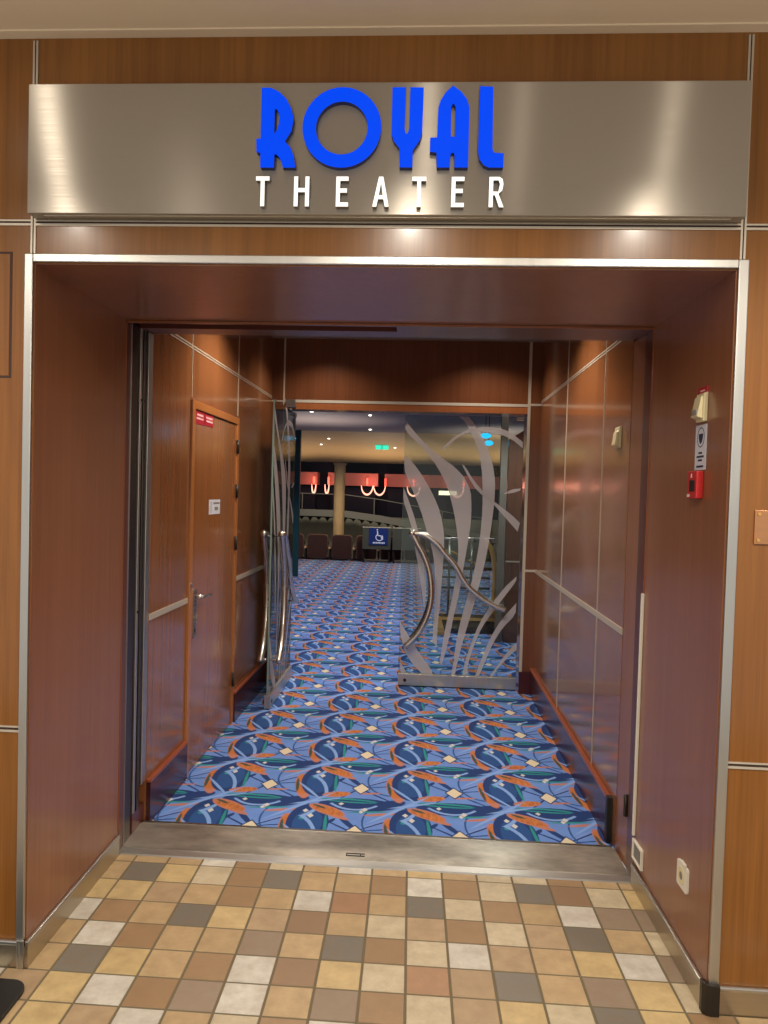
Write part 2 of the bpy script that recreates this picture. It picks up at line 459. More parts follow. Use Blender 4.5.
# ------------------------------------------------------------------ floors
TT, TX, TY = 0.1419, -1.1107, 2.2853
TINT = dict(Y=(206,180,128), T=(192,164,122), B=(156,124,88), W=(214,210,198), L=(206,192,162), G=(110,108,100), P=(178,152,118), M=(146,128,110), R=(168,126,92), D=(142,112,84))
ROWS = {5: 'T TTTWBLTWTYTLLBTT', 4: 'T TGYLBGTTBWBLGDLYTT', 3: 'T YYPTBTWRTGLBTWMMTT', 2: 'P WBTGYPDTLPBLPGTLTB',
        1: 'T TWBTTMTGBLWPTYWMTY', 0: 'L TGYTBWDYLRPGTMYLBT', -1: 'W PYWBMWTMBLPYLGYBTL', -2: 'T TYPWTLBWTPGYTLWBTP'}
def tile_floor():
    bm = bmesh.new(); lay = bm.loops.layers.float_color.new('tile_tint')
    g = 0.0035
    keys = list('YTBWLGPM')
    for j in range(-14, 6):
        row = ROWS.get(j)
        row = row.replace(' ', '') if row else None
        for i in range(-14, 24):
            x0, x1 = TX+i*TT+g, TX+(i+1)*TT-g; y0, y1 = TY+j*TT+g, TY+(j+1)*TT-g
            if y0 < F+0.0 and False: pass
            lo_x, hi_x = (-3.0, 3.0) if y1 < F else (XL, XR)
            if y0 < F < y1 and (x1 < XL or x0 > XR): y1 = F
            elif y0 >= F-1e-6 or y1 > F:
                x0, x1 = max(x0, XL), min(x1, XR)
            y1 = min(y1, Y1-0.002)
            if x1-x0 < 0.006 or y1-y0 < 0.006: continue
            k = i+2
            ch = row[k] if row and 0 <= k < len(row) else random.choice(keys)
            c = TINT[ch]; d = random.uniform(-6, 6)
            col = lin(tuple(max(0, min(255, q+d)) for q in c))
            b = 0.0015
            top = [bm.verts.new(p) for p in ((x0+b,y0+b,0),(x1-b,y0+b,0),(x1-b,y1-b,0),(x0+b,y1-b,0))]
            bot = [bm.verts.new(p) for p in ((x0,y0,-.0025),(x1,y0,-.0025),(x1,y1,-.0025),(x0,y1,-.0025))]
            fs = [bm.faces.new(top)]
            for q in range(4): fs.append(bm.faces.new((bot[q], bot[(q+1) % 4], top[(q+1) % 4], top[q])))
            for f in fs:
                for lp in f.loops: lp[lay] = col
    gf = boxes((-3.0, 3.0, -0.6, F+0.02, -0.05, -0.0015), (XL, XR, F+0.02, Y1, -0.05, -0.0015))
    lay2 = None
    o = struct('floor', bm, 'tile', origin=False)
    me = o.data; me.materials.append(M['grout'])
    b2 = bmesh.new(); b2.from_mesh(me)
    n0 = len(b2.faces)
    bx(b2, -3.0, 3.0, -0.6, F+0.05, -0.05, -0.0018); bx(b2, -1.25, 1.0, F+0.05, Y1+0.02, -0.05, -0.0018)
    b2.faces.ensure_lookup_table()
    for f in b2.faces[n0:]: f.material_index = 1
    b2.to_mesh(me); b2.free(); gf.free()
tile_floor()
def hall_x(y): return (y-Y2)*math.tan(-ANG)
bm = bmesh.new()
xa, xb = -1.184, 0.944
prism(bm, [(xa-.02,Y2-.05,0),(xb+.02,Y2-.05,0),(xb+.02+hall_x(YB),YB,0),(xb+.02+hall_x(YB),YB+.16,0),(7,YB+.16,0),(7,17.9,0),(-8,17.9,0),(-8,YB+.16,0),(xa-.02+hall_x(YB),YB+.16,0),(xa-.02+hall_x(YB),YB,0)], (0,0,-.05))
struct('floor.001', bm, 'carpet', origin=False)

# ------------------------------------------------------------------ facade
struct('wall_front_left', boxes((-3.0, XL, F, F+.12, 0, CEIL)), 'wood_front')
struct('wall_front_right', boxes((XR, 3.0, F, F+.12, 0, CEIL)), 'wood_front')
struct('wall_front_top', boxes((XL, XR, F, F+.12, ZT, CEIL)), 'wood_front')
struct('wall_reveal_left', boxes((XL-.12, XL, F+.12, Y1, 0, ZT)), 'wood_reveal')
struct('wall_reveal_right', boxes((XR, XR+.12, F+.12, Y1, 0, ZT)), 'wood_reveal')
struct('ceiling_reveal', boxes((XL-.12, XR+.12, F+.12, Y1, ZT, ZT+.1)), 'wood_reveal')
# thin facing sheets so the reveal material also covers the cut edge of the facade panels
struct('wall_reveal_left_edge', boxes((XL, XL+.002, F+.001, Y1, 0, ZT)), 'wood_reveal')
struct('wall_reveal_right_edge', boxes((XR-.002, XR, F+.001, Y1, 0, ZT)), 'wood_reveal')
struct('ceiling_reveal_edge', boxes((XL+.002, XR-.002, F+.001, Y1, ZT-.002, ZT)), 'wood_reveal')
struct('ceiling', boxes((-3.0, 3.0, -0.6, F+.12, CEIL, CEIL+.06)), 'cream_ceiling')
struct('trim_1', boxes((-3.0, 3.0, 2.258, F, CEIL-.004, CEIL)), 'cream_ceiling')

nt = [1]
def trim(bm, m, **kw):
    nt[0] += 1
    return struct('trim_%d' % nt[0], bm, m, **kw)
# aluminium door frame round the opening
FW = 0.030
bm = bmesh.new()
prism_in = [(XL, 0.09), (XL, ZT), (XR, ZT), (XR, 0.09)]
bx(bm, XL-.028, XL-.0008, F-.012, F-.0003, .09, ZT+.028); bx(bm, XR+.0008, XR+.031, F-.012, F-.0003, .09, ZT+.028)
bx(bm, XL-.0008, XR+.0008, F-.012, F-.0003, ZT+.002, ZT+.028)
trim(bm, 'alu', bev=.003)
# double seams between the facade panels
def dbl_v(x, z0, z1, w=.016):
    trim(boxes((x-w/2, x-w/2+.006, F-.004, F, z0, z1), (x+w/2-.006, x+w/2, F-.004, F, z0, z1)), 'seam')
    trim(boxes((x-w/2+.006, x+w/2-.006, F-.0015, F, z0, z1)), 'groove')
def dbl_h(z, x0, x1, w=.018):
    trim(boxes((x0, x1, F-.004, F, z-w/2, z-w/2+.007), (x0, x1, F-.004, F, z+w/2-.005, z+w/2)), 'seam')
    trim(boxes((x0, x1, F-.0015, F, z-w/2+.007, z+w/2-.005)), 'groove')
dbl_v(-1.203, ZT+FW, CEIL-.012); dbl_v(.953, ZT+FW, CEIL-.012)
dbl_h(2.365, -3.0, -1.211); dbl_h(2.365, -1.195, .945); dbl_h(2.365, .961, 3.0)
dbl_h(.768, -3.0, XL-FW, .02); dbl_h(.762, XR+FW, 3.0, .02)
# stainless baseboards with a round top bar
def base_front(name, x0, x1):
    bm = boxes((x0, x1, F-.012, F, 0, .072)); struct(name, bm, 'steel_base')
    bm = boxes((x0, x1, F-.016, F, .072, .088)); trim(bm, 'alu_h', bev=.005)
base_front('baseboard_front_left', -3.0, XL-.012)
base_front('baseboard_front_right', XR+.03, 3.0)
struct('baseboard_reveal_left', boxes((XL+.002, XL+.013, F-.012, Y1-.01, 0, .072)), 'steel_base')
trim(boxes((XL+.002, XL+.017, F-.012, Y1-.01, .072, .088)), 'alu_y', bev=.004)
struct('baseboard_reveal_right', boxes((XR-.013, XR-.002, F+.012, Y1-.01, 0, .072)), 'steel_base')
trim(boxes((XR-.017, XR-.002, F+.012, Y1-.01, .072, .088)), 'alu_y', bev=.004)
# corner guards
trim(boxes((XL-.012, XL+.002, F-.018, F-.012, 0, .092), (XL-.022, XL-.012, F-.018, F-.0125, 0, .092)), 'alu', bev=.002)
bm = bmesh.new()
pts = [(XR-.017, F+.012, 0), (XR-.017, F-.006, 0), (XR-.010, F-.020, 0), (XR+.006, F-.026, 0), (XR+.030, F-.026, 0), (XR+.030, F-.002, 0), (XR-.003, F-.002, 0), (XR-.003, F+.012, 0)]
prism(bm, pts, (0, 0, .095)); o = obj('corner_guard', bm, 'black_metal', bev=.002)
tag(o, 'dark plastic corner guard at the foot of the right door frame', 'corner guard')

# access panel with a dark shadow gap, left facade
t = thing('access_panel', 'flush wooden access panel with dark outline at the left edge', 'access panel', (-1.52, F, 1.882))
obj('gap_frame', boxes((-1.77, -1.763, F-.0012, F, 1.882, 2.275), (-1.277, -1.270, F-.0012, F, 1.882, 2.275), (-1.763, -1.277, F-.0012, F, 1.882, 1.889), (-1.763, -1.277, F-.0012, F, 2.268, 2.275)), 'groove', t)
obj('panel', boxes((-1.763, -1.277, F-.002, F, 1.889, 2.268)), 'wood_front', t)
# bronze plate on the right facade
t = thing('wall_plate', 'blank pinkish bronze plate screwed to the wood right of the doorway', 'plate', (1.12, F, 1.43))
obj('plate', boxes((1.020, 1.22, F-.006, F, 1.43, 1.532)), 'bronze', t, bev=.0015)
for x in (1.032, 1.208):
    for z in (1.442, 1.520):
        bm = bmesh.new(); tube(bm, [(x, F-.006, z), (x, F-.0085, z)], .005, 10); obj('screw', bm, 'brass', t)

# ------------------------------------------------------------------ sign
SY = 2.243
sg = thing('theater_sign', 'brushed steel sign box with blue ROYAL and white THEATER letters', 'sign', (-.13, SY, 2.376))
obj('sign_panel', boxes((-1.197, .938, SY, F-.0045, 2.376, 2.763)), 'steel_sign', sg, bev=.002)
obj('underside_lip', boxes((-1.15, .90, SY+.012, F-.006, 2.372, 2.376)), 'steel_base', sg)
LY = 2.221
LET = {
'R': [[(-0.4770,2.7370),(-0.4490,2.7360),(-0.4250,2.7250),(-0.4030,2.7040),(-0.3880,2.6760),(-0.3800,2.6460),(-0.3860,2.6120),(-0.4050,2.5810),(-0.3890,2.5640),(-0.3780,2.5400),(-0.3720,2.5050),(-0.4090,2.5050),(-0.4120,2.5180),(-0.4200,2.5340),(-0.4290,2.5430),(-0.4350,2.5440),(-0.4360,2.5050),(-0.4760,2.5050),(-0.4770,2.5490),(-0.4880,2.5490),(-0.4900,2.5880),(-0.4770,2.5890),(-0.4770,2.6670)],[(-0.4370,2.6740),(-0.4310,2.6760),(-0.4250,2.6640),(-0.4220,2.6490),(-0.4240,2.6290),(-0.4300,2.6120),(-0.4370,2.6020)]],
'Y': [[(-0.0910,2.7360),(-0.0520,2.7360),(-0.0530,2.6180),(-0.0490,2.6030),(-0.0440,2.6030),(-0.0390,2.6180),(-0.0390,2.7360),(-0.0000,2.7350),(-0.0010,2.6060),(-0.0070,2.5850),(-0.0210,2.5640),(-0.0270,2.5550),(-0.0270,2.5060),(-0.0640,2.5060),(-0.0660,2.5610),(-0.0830,2.5820),(-0.0900,2.6000),(-0.0910,2.6660)]],
'A': [[(0.0450,2.5060),(0.0420,2.5490),(0.0230,2.5510),(0.0230,2.5910),(0.0430,2.5920),(0.0440,2.6770),(0.0500,2.6980),(0.0650,2.7220),(0.0850,2.7400),(0.1100,2.7220),(0.1260,2.7010),(0.1340,2.6770),(0.1350,2.5060),(0.0960,2.5060),(0.0950,2.5390),(0.0930,2.5480),(0.0850,2.5480),(0.0830,2.5400),(0.0820,2.5060)],[(0.0830,2.5940),(0.0810,2.6770),(0.0850,2.6880),(0.0900,2.6880),(0.0940,2.6770),(0.0950,2.5940)]],
'L': [[(0.1630,2.7380),(0.2010,2.7360),(0.2040,2.5580),(0.2090,2.5480),(0.2370,2.5460),(0.2370,2.5060),(0.1950,2.5060),(0.1800,2.5130),(0.1670,2.5310),(0.1630,2.5520),(0.1630,2.6650)]],
'O': [[(-.237+.116*math.cos(a), 2.621+.116*math.sin(a)) for a in [2*PI*k/48 for k in range(48)]], [(-.237+.0765*math.cos(a), 2.6195+.0770*math.sin(a)) for a in [2*PI*k/40 for k in range(40)]]],
}
def letter(name, outer, hole, mf, ms, y0, y1):
    """letter body (side colour) with a bright face on the front"""
    def mk(ya, yb):
        b = bmesh.new(); P = [(x, ya, z) for x, z in outer]
        if hole: prism_hole(b, P, [(x, ya, z) for x, z in hole], (0, yb-ya, 0))
        else: prism(b, P, (0, yb-ya, 0))
        return b
    o = obj(name, mk(y0+.002, y1), ms, sg)
    obj('letter_face', mk(y0, y0+.002), mf, o)
for k in 'ROYAL':
    L_ = LET[k]; letter('blue_letter', L_[0], L_[1] if len(L_) > 1 else None, 'blue_letter', 'blue_side', LY, SY)
def box_letter(ch, x0, x1, z0, z1, s=.0115):
    w = x1-x0; h = z1-z0; m = (x0+x1)/2
    if ch == 'T': return [(x0,z1),(x1,z1),(x1,z1-s),(m+s/2,z1-s),(m+s/2,z0),(m-s/2,z0),(m-s/2,z1-s),(x0,z1-s)], None
    if ch == 'H':
        c = (z0+z1)/2+.004
        return [(x0,z0),(x0,z1),(x0+s,z1),(x0+s,c+s/2),(x1-s,c+s/2),(x1-s,z1),(x1,z1),(x1,z0),(x1-s,z0),(x1-s,c-s/2),(x0+s,c-s/2),(x0+s,z0)], None
    if ch == 'E':
        c = (z0+z1)/2+.003
        return [(x0,z0),(x0,z1),(x1,z1),(x1,z1-s),(x0+s,z1-s),(x0+s,c+s/2),(x1-.004,c+s/2),(x1-.004,c-s/2),(x0+s,c-s/2),(x0+s,z0+s),(x1,z0+s),(x1,z0)], None
    if ch == 'A':
        k = lambda z: (z-z0)/h*(w/2-s*.55)
        zb, zt = z0+.022, z0+.033
        return [(x0,z0),(m-s*.55,z1),(m+s*.55,z1),(x1,z0),(x1-s,z0),(x1-s-k(zb)*1.0,zb),(x0+s+k(zb)*1.0,zb),(x0+s,z0)], [(x0+s+k(zt),zt),(x1-s-k(zt),zt),(m+.0005,z1-.020),(m-.0005,z1-.020)]
    if ch == 'R':
        c = z0+h*.42; r = x1-.002
        return [(x0,z0),(x0,z1),(r-.012,z1),(r-.003,z1-.006),(r,z1-.020),(r-.003,c+.012),(r-.014,c+.002),(x1,z0),(x1-s*1.1,z0),(x0+s+.006,c-.002),(x0+s,c-.002),(x0+s,z0)], [(x0+s,c+s*.7),(x0+s,z1-s*.8),(r-.014,z1-s*.8),(r-.010,z1-.020),(r-.014,c+s*.7)]
for ch, x0, x1 in (('T',-.488,-.448),('H',-.374,-.329),('E',-.249,-.213),('A',-.141,-.093),('T',-.026,.015),('E',.089,.126),('R',.198,.241)):
    a, b = box_letter(ch, x0, x1, 2.392, 2.4785)
    letter('white_letter', a, b, 'white_letter', 'white_side', LY, SY)

# ------------------------------------------------------------------ things on the right reveal wall (wall plane x = XR-.002, +n to -x)
XW = XR-.002
t = thing('alarm_sounder', 'cream wedge-shaped alarm sounder with red label on the right reveal wall', 'alarm', (XW, 2.50, 1.81))
obj('back_plate', boxes((XW-.005, XW, 2.468, 2.545, 1.890, 1.925)), 'red_label', t, bev=.001)
obj('label_text', boxes((XW-.0055, XW-.005, 2.486, 2.525, 1.910, 1.915)), 'pink_text', t)
bm = bmesh.new()
prism(bm, [(XW, 2.467, 1.811), (XW-.014, 2.467, 1.811), (XW-.014, 2.467, 1.900), (XW, 2.467, 1.908)], (0, .066, 0)); obj('housing', bm, 'cream_plastic', t, bev=.003)
bm = bmesh.new()
prism(bm, [(XW-.014, 2.474, 1.820), (XW-.032, 2.474, 1.826), (XW-.020, 2.474, 1.890), (XW-.014, 2.474, 1.893)], (0, .056, 0)); obj('horn', bm, 'cream_plastic', t, bev=.002)
obj('grille', boxes(*[(XW-.0335, XW-.029, 2.482+i*.011, 2.487+i*.011, 1.832, 1.850) for i in range(4)]), 'grey_plastic', t)

def ring_yz(bm, x, cy, cz, r0, ry, rz, th, n=28):
    a = [(x, cy+ry*math.cos(2*PI*k/n), cz+rz*math.sin(2*PI*k/n)) for k in range(n)]
    b = [(x, cy+(ry-r0)*math.cos(2*PI*k/n), cz+(rz-r0)*math.sin(2*PI*k/n)) for k in range(n)]
    prism_hole(bm, a, b, (th, 0, 0))
t = thing('mask_notice', 'white notice with a round face-mask symbol between alarm and red call point', 'notice', (XW, 2.513, 1.654))
obj('sheet', boxes((XW-.0015, XW, 2.468, 2.560, 1.656, 1.803)), 'paper', t)
bm = bmesh.new(); ring_yz(bm, XW-.0018, 2.514, 1.762, .0035, .030, .033, .0004); obj('symbol_ring', bm, 'ink', t)
bm = bmesh.new()
prism(bm, [(XW-.0018, 2.514+a, 1.762+b) for a, b in ((-.018,.012),(.018,.012),(.018,.000),(.010,-.016),(0,-.022),(-.010,-.016),(-.018,.0))], (.0004, 0, 0)); obj('symbol_mask', bm, 'ink', t)
bm = boxes(*[(XW-.0018, XW-.0014, 2.514-w/2, 2.514+w/2, z, z+.0065) for w, z in ((.030,1.708),(.060,1.696),(.034,1.684),(.058,1.664))]); obj('notice_text', bm, 'ink', t)

t = thing('call_point', 'red fire call point box under the white notice', 'call point', (XW, 2.517, 1.562))
obj('box', boxes((XW-.024, XW, 2.478, 2.556, 1.562, 1.652)), 'red_plastic', t, bev=.004)
obj('window', boxes((XW-.0255, XW-.024, 2.492, 2.534, 1.585, 1.622)), 'black', t)
obj('white_sticker', boxes((XW-.0252, XW-.024, 2.532, 2.553, 1.567, 1.576)), 'white_plastic', t)
bm = bmesh.new(); prism(bm, [(XW-.0252, 2.514, 1.630), (XW-.0252, 2.526, 1.630), (XW-.0252, 2.520, 1.644)], (.0012, 0, 0)); obj('arrow_mark', bm, 'pink_text', t)

t = thing('power_outlet', 'white wall outlet with plug cover low on the right reveal', 'outlet', (XW, 2.518, .28))
bm = bmesh.new(); prism(bm, [(XW, 2.509+a, .309+b) for a, b in rrect(.090, .084, .010)], (-.008, 0, 0)); obj('cover_plate', bm, 'white_plastic', t, bev=.002)
bm = bmesh.new(); prism(bm, [(XW-.008, 2.512+a, .309+b) for a, b in rrect(.056, .056, .024)], (-.0015, 0, 0)); obj('socket_ring', bm, 'cream_plastic', t)
bm = bmesh.new(); tube(bm, [(XW-.0095, 2.512, .309), (XW-.010, 2.512, .309)], .013, 16); obj('socket_well', bm, 'grey_plastic', t)
obj('flap', boxes((XW-.012, XW-.001, 2.482, 2.522, .351, .359)), 'white_plastic', t, bev=.002)
t = thing('vent_plate', 'small white framed plate beside the steel threshold, right', 'plate', (XW, 2.99, .11))
obj('surround', boxes((XW-.012, XW, 2.925, 2.934, .112, .192), (XW-.012, XW, 3.032, 3.041, .112, .192), (XW-.012, XW, 2.934, 3.032, .112, .121), (XW-.012, XW, 2.934, 3.032, .183, .192)), 'white_plastic', t, bev=.002)
obj('insert', boxes((XW-.006, XW, 2.934, 3.032, .121, .183)), 'grey_plastic', t)
obj('slot', boxes((XW-.008, XW-.006, 2.937, 2.950, .125, .179)), 'black', t)
o = obj('edge_strip', boxes((XW-.012, XW, 3.036, 3.049, .20, 1.18)), 'white_plastic', bev=.003)
tag(o, 'tall thin pale metal strip up the inner edge of the right reveal', 'edge strip')

# ------------------------------------------------------------------ jambs, header, threshold
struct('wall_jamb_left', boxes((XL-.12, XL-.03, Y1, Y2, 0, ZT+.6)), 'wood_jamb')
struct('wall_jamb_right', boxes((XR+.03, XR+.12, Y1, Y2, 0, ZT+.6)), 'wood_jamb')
trim(boxes((XL-.03, XL+.004, Y1, Y1+.05, 0, ZT)), 'wood_jamb')
trim(boxes((XL-.002, XL+.005, Y1-.004, Y1, .1, ZT)), 'wood_frame')
trim(boxes((XL-.03, XL+.006, Y1+.055, Y1+.125, 0, ZT)), 'steel_dark', bev=.002)
trim(boxes((XL-.03, XL+.007, Y1+.050, Y1+.055, 0, ZT)), 'alu')
trim(boxes((XL-.03, XL-.012, Y1+.125, Y1+.150, 0, ZT)), 'wood_jamb')
tr = thing('door_track', 'narrow grey steel door channel beside the left hall wall', 'door channel', (XL, Y1+.19, .1))
obj('channel', boxes((XL-.03, XL-.004, Y1+.150, Y1+.238, .10, ZT)), 'steel_dark', tr)
obj('rail', boxes((XL-.004, XL+.006, Y1+.156, Y1+.180, .10, ZT)), 'alu', tr, bev=.002)
obj('rail', boxes((XL-.004, XL+.008, Y1+.196, Y1+.222, .10, ZT)), 'steel_dark', tr, bev=.002)
for y, z in ((Y1+.168, 1.00), (Y1+.209, 1.02), (Y1+.168, 1.93), (Y1+.209, 1.93)):
    bm = bmesh.new(); tube(bm, [(XL+.005, y, z), (XL+.0095, y, z)], .006, 8); obj('screw', bm, 'black', tr)
trim(boxes((XL-.03, XL+.012, Y1+.240, Y2+.006, .20, ZT)), 'alu', bev=.002)
trim(boxes((XL-.03, XL+.006, Y1+.150, Y2, 0, .10)), 'wood_jamb')
# right side
trim(boxes((XR-.004, XR+.03, Y1, Y1+.06, 0, ZT)), 'wood_jamb')
trim(boxes((XR-.005, XR-.001, Y1-.006, Y1, 1.18, ZT)), 'wood_frame')
trim(boxes((XR+.002, XR+.03, Y1+.06, Y1+.115, 0, ZT)), 'wood_dark')
lf = thing('folded_door_edge', 'dark wooden fire-door edge with hinges in the right jamb', 'door edge', (XR, Y1+.2, .16))
obj('edge_board', boxes((XR+.005, XR+.03, Y1+.115, Y2-.004, .0, ZT)), 'wood_reveal', lf, bev=.002)
for z in (.22,):
    bm = bmesh.new(); tube(bm, [(XR-.003, Y1+.13, z), (XR-.003, Y1+.13, z+.09)], .009, 10); obj('hinge', bm, 'black_metal', lf, smooth=True)
# header
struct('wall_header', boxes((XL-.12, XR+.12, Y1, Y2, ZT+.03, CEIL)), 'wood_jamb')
trim(boxes((XL, XR, Y1, Y1+.024, ZT-.010, ZT+.03)), 'wood_jamb')
trim(boxes((XL, XR, Y1-.004, Y1, ZT-.012, ZT-.004)), 'wood_frame')
trim(boxes((-.083, XR, Y1+.026, Y1+.20, ZT-.006, ZT+.03)), 'wood_jamb')
trim(boxes((XL, -.083, Y1+.150, Y1+.20, ZT-.002, ZT+.03)), 'wood_jamb')
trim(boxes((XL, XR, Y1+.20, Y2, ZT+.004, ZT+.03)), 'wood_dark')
trim(boxes((XL, -.083, Y1+.026, Y1+.150, ZT+.018, ZT+.03)), 'groove')

t = thing('door_threshold', 'brushed steel threshold ramp between slate tiles and blue carpet', 'threshold', (-.13, Y1+.15, 0))
bm = bmesh.new()
prism(bm, [(XL+.004, Y1-.004, 0), (XL+.004, Y1-.002, .006), (XL+.004, Y1+.040, .010), (XL+.004, Y1+.040, 0)], (XR-XL-.008, 0, 0)); obj('front_lip', bm, 'alu_h', t)
bm = bmesh.new()
prism(bm, [(XL+.006, Y1+.040, 0), (XL+.006, Y1+.040, .012), (XL+.006, Y1+.100, .016), (XL+.006, Y1+.262, .020), (XL+.006, Y1+.262, 0)], (XR-XL-.012, 0, 0)); obj('ramp', bm, 'steel_floor', t)
bm = bmesh.new()
prism(bm, [(XL+.014, Y1+.262, 0), (XL+.014, Y1+.262, .022), (XL+.014, Y1+.285, .020), (XL+.014, Y1+.300, .004), (XL+.014, Y1+.300, 0)], (XR-XL-.028, 0, 0)); obj('back_edge', bm, 'steel', t, bev=.001)
obj('bolt_socket', boxes((-.235, -.155, Y1+.066, Y1+.070, .0125, .0165), (-.235, -.155, Y1+.084, Y1+.088, .0125, .0172), (-.235, -.231, Y1+.070, Y1+.084, .0125, .0170), (-.175, -.171, Y1+.070, Y1+.084, .0125, .0170)), 'black', t)

# black mat corner at the lower left
bm = bmesh.new()
prism(bm, [(-1.415+a, 1.945+b, 0) for a, b in rrect(.56, .54, .055, 6)], (0, 0, .012)); o = obj('floor_mat', bm, 'black', bev=.003)
tag(o, 'black rounded mat corner on the tiles at the lower left', 'mat')

# ------------------------------------------------------------------ hall
D0, D1 = 3.892-Y2, 4.885-Y2     # door opening along the left wall (local y)
ZD = 2.02
struct('wall_hall_left', boxes((-.12, 0, 0, D0, 0, ZC), (-.12, 0, D1, LEN, 0, ZC), (-.12, 0, D0, D1, ZD, ZC)), 'wood_hall', T=ML)
struct('wall_hall_right', boxes((0, .12, 0, LEN, 0, ZC)), 'wood_hall', T=MR)
struct('ceiling_hall', boxes((-1.32, 1.2, Y2, YB+.16, ZC, ZC+.08)), 'hall_ceiling')
SH = hall_x(YB)
XBL, XBR = -1.184+SH, .944+SH
OL, OR_, OT = -1.035, .885, 2.205      # glass door opening in the back wall
struct('wall_back', boxes((XBL-.10, OL, YB, YB+.16, 0, ZC), (OR_, XBR+.10, YB, YB+.16, 0, ZC), (OL, OR_, YB, YB+.16, OT, ZC)), 'wood_back')
trim(boxes((OL-.012, OL, YB-.004, YB, .19, ZC)), 'seam'); trim(boxes((OR_, OR_+.022, YB-.005, YB, .10, ZC)), 'seam')
trim(boxes((OL, OR_, YB-.006, YB, 2.258, 2.280)), 'seam')
trim(boxes((XBL, OL-.012, YB-.004, YB, 2.262, 2.272)), 'seam'); trim(boxes((OR_+.022, XBR, YB-.004, YB, 2.268, 2.284)), 'seam')
trim(boxes((OR_+.022, XBR, YB-.004, YB, .965, .983)), 'seam')
trim(boxes((OL+.0, OR_, YB-.002, YB+.0, OT, 2.258)), 'wood_frame')
# seams on the hall walls
def hall_trim(T, rows, m='seam'): trim(boxes(*rows), m, T=T)
for T, s in ((ML, 1), (MR, -1)):
    a, b = (0, .004*s)
    z = 2.283
    hall_trim(T, [(a, b*.6, .0, LEN, z+.002, z+.008), (a, b*.6, .0, LEN, z+.016, z+.022)])
hall_trim(ML, [(0, .005, .0, D0, .942, .970)]); hall_trim(ML, [(0, .005, D1, LEN, .942, .970)])
hall_trim(MR, [(0, -.005, .0, LEN, .957, .985)])
hall_trim(ML, [(0, .003, D0+.004, D0+.012, ZD+.012, ZC)]); hall_trim(ML, [(0, .003, D1-.014, D1-.006, ZD+.012, ZC)])
hall_trim(MR, [(0, -.003, 3.835-Y2, 3.842-Y2, .2, ZC)]); hall_trim(MR, [(0, -.003, 4.850-Y2, 4.858-Y2, .2, ZC)])
# wooden baseboards with orange top edge
def wbase(name, T, s, y0, y1):
    struct(name, boxes((0, .020*s, y0, y1, 0, .188)), 'wood_base', T=T)
    trim(boxes((0, .022*s, y0, y1, .188, .204)), 'wood_cap', T=T, bev=.003)
wbase('baseboard_hall_left', ML, 1, .006, D0-.004); wbase('baseboard_hall_left_far', ML, 1, D1+.004, LEN)
wbase('baseboard_hall_right', MR, -1, .09, LEN)
trim(boxes((0, -.024, .055, .09, 0, .206)), 'black', T=MR)
trim(boxes((OR_-.002, XBR-.021, YB-.022, YB, 0, .175)), 'wood_base')

# wooden service door in the left wall
d = thing('door_1', 'closed plain wooden service door with lever handle in the left hall wall', 'door', ML @ Matrix.Translation((0, (D0+D1)/2, 0)), kind='structure')
fr = boxes((-.10, .012, D0, D0+.052, 0, ZD), (-.10, .012, D1-.045, D1, 0, ZD), (-.10, .012, D0+.052, D1-.045, ZD-.045, ZD)); obj('door_frame', fr, 'wood_door_frame', d, T=ML, bev=.003)
obj('shadow_gap', boxes((-.09, -.012, D0+.052, D1-.045, .004, ZD-.045)), 'groove', d, T=ML)
lfz = obj('door_leaf', boxes((-.012, .004, D0+.057, D1-.050, .006, ZD-.050)), 'wood_door', d, T=ML, bev=.002)
hy = 4.005-Y2
hp = bmesh.new(); prism(hp, [(.004, hy+a, .870+b) for a, b in rrect(.042, .27, .020)], (.007, 0, 0)); hpl = obj('handle_plate', hp, 'steel', d, T=ML, bev=.001)
bm = bmesh.new(); tube(bm, [(.010, hy, .962), (.050, hy, .962)], .011, 10); tube(bm, spline([(.050, hy-.01, .962), (.054, hy+.05, .960), (.054, hy+.12, .956), (.050, hy+.15, .953)], 4), .010, 10)
obj('lever_handle', bm, 'chrome', d, T=ML, smooth=True)
bm = bmesh.new(); tube(bm, [(.010, hy, .845), (.026, hy, .845)], .013, 12); obj('lock_cylinder', bm, 'chrome', d, T=ML)
bm = bmesh.new(); tube(bm, [(.010, hy, .775), (.013, hy, .775)], .012, 12); obj('keyhole', bm, 'black_metal', d, T=ML)
bm = bmesh.new(); tube(bm, [(.012, D0+.028, 1.035), (.018, D0+.028, 1.035)], .010, 12); obj('frame_knob', bm, 'steel', d, T=ML)
for z in (1.83, 1.54, 1.20, .30):
    bm = bmesh.new(); tube(bm, [(.016, D1-.046, z-.045), (.016, D1-.046, z+.045)], .009, 10); obj('hinge', bm, 'black_metal', d, T=ML, smooth=True)
ys = D0+.064
p1 = obj('red_door_sign', boxes((.004, .006, ys, ys+.165, 1.900, 1.968)), 'red_label', d, T=ML)
p2 = obj('red_door_sign', boxes((.004, .006, ys+.172, ys+.34, 1.905, 1.968)), 'red_label', d, T=ML)
obj('sign_text', boxes((.006, .0065, ys+.03, ys+.14, 1.945, 1.955), (.006, .0065, ys+.02, ys+.145, 1.926, 1.936)), 'pink_text', p1, T=ML)
obj('sign_text', boxes((.006, .0065, ys+.195, ys+.32, 1.945, 1.955), (.006, .0065, ys+.20, ys+.325, 1.926, 1.936)), 'pink_text', p2, T=ML)
st = obj('white_sticker', boxes((.004, .0055, 4.245-Y2, 4.475-Y2, 1.402, 1.488)), 'paper', d, T=ML)
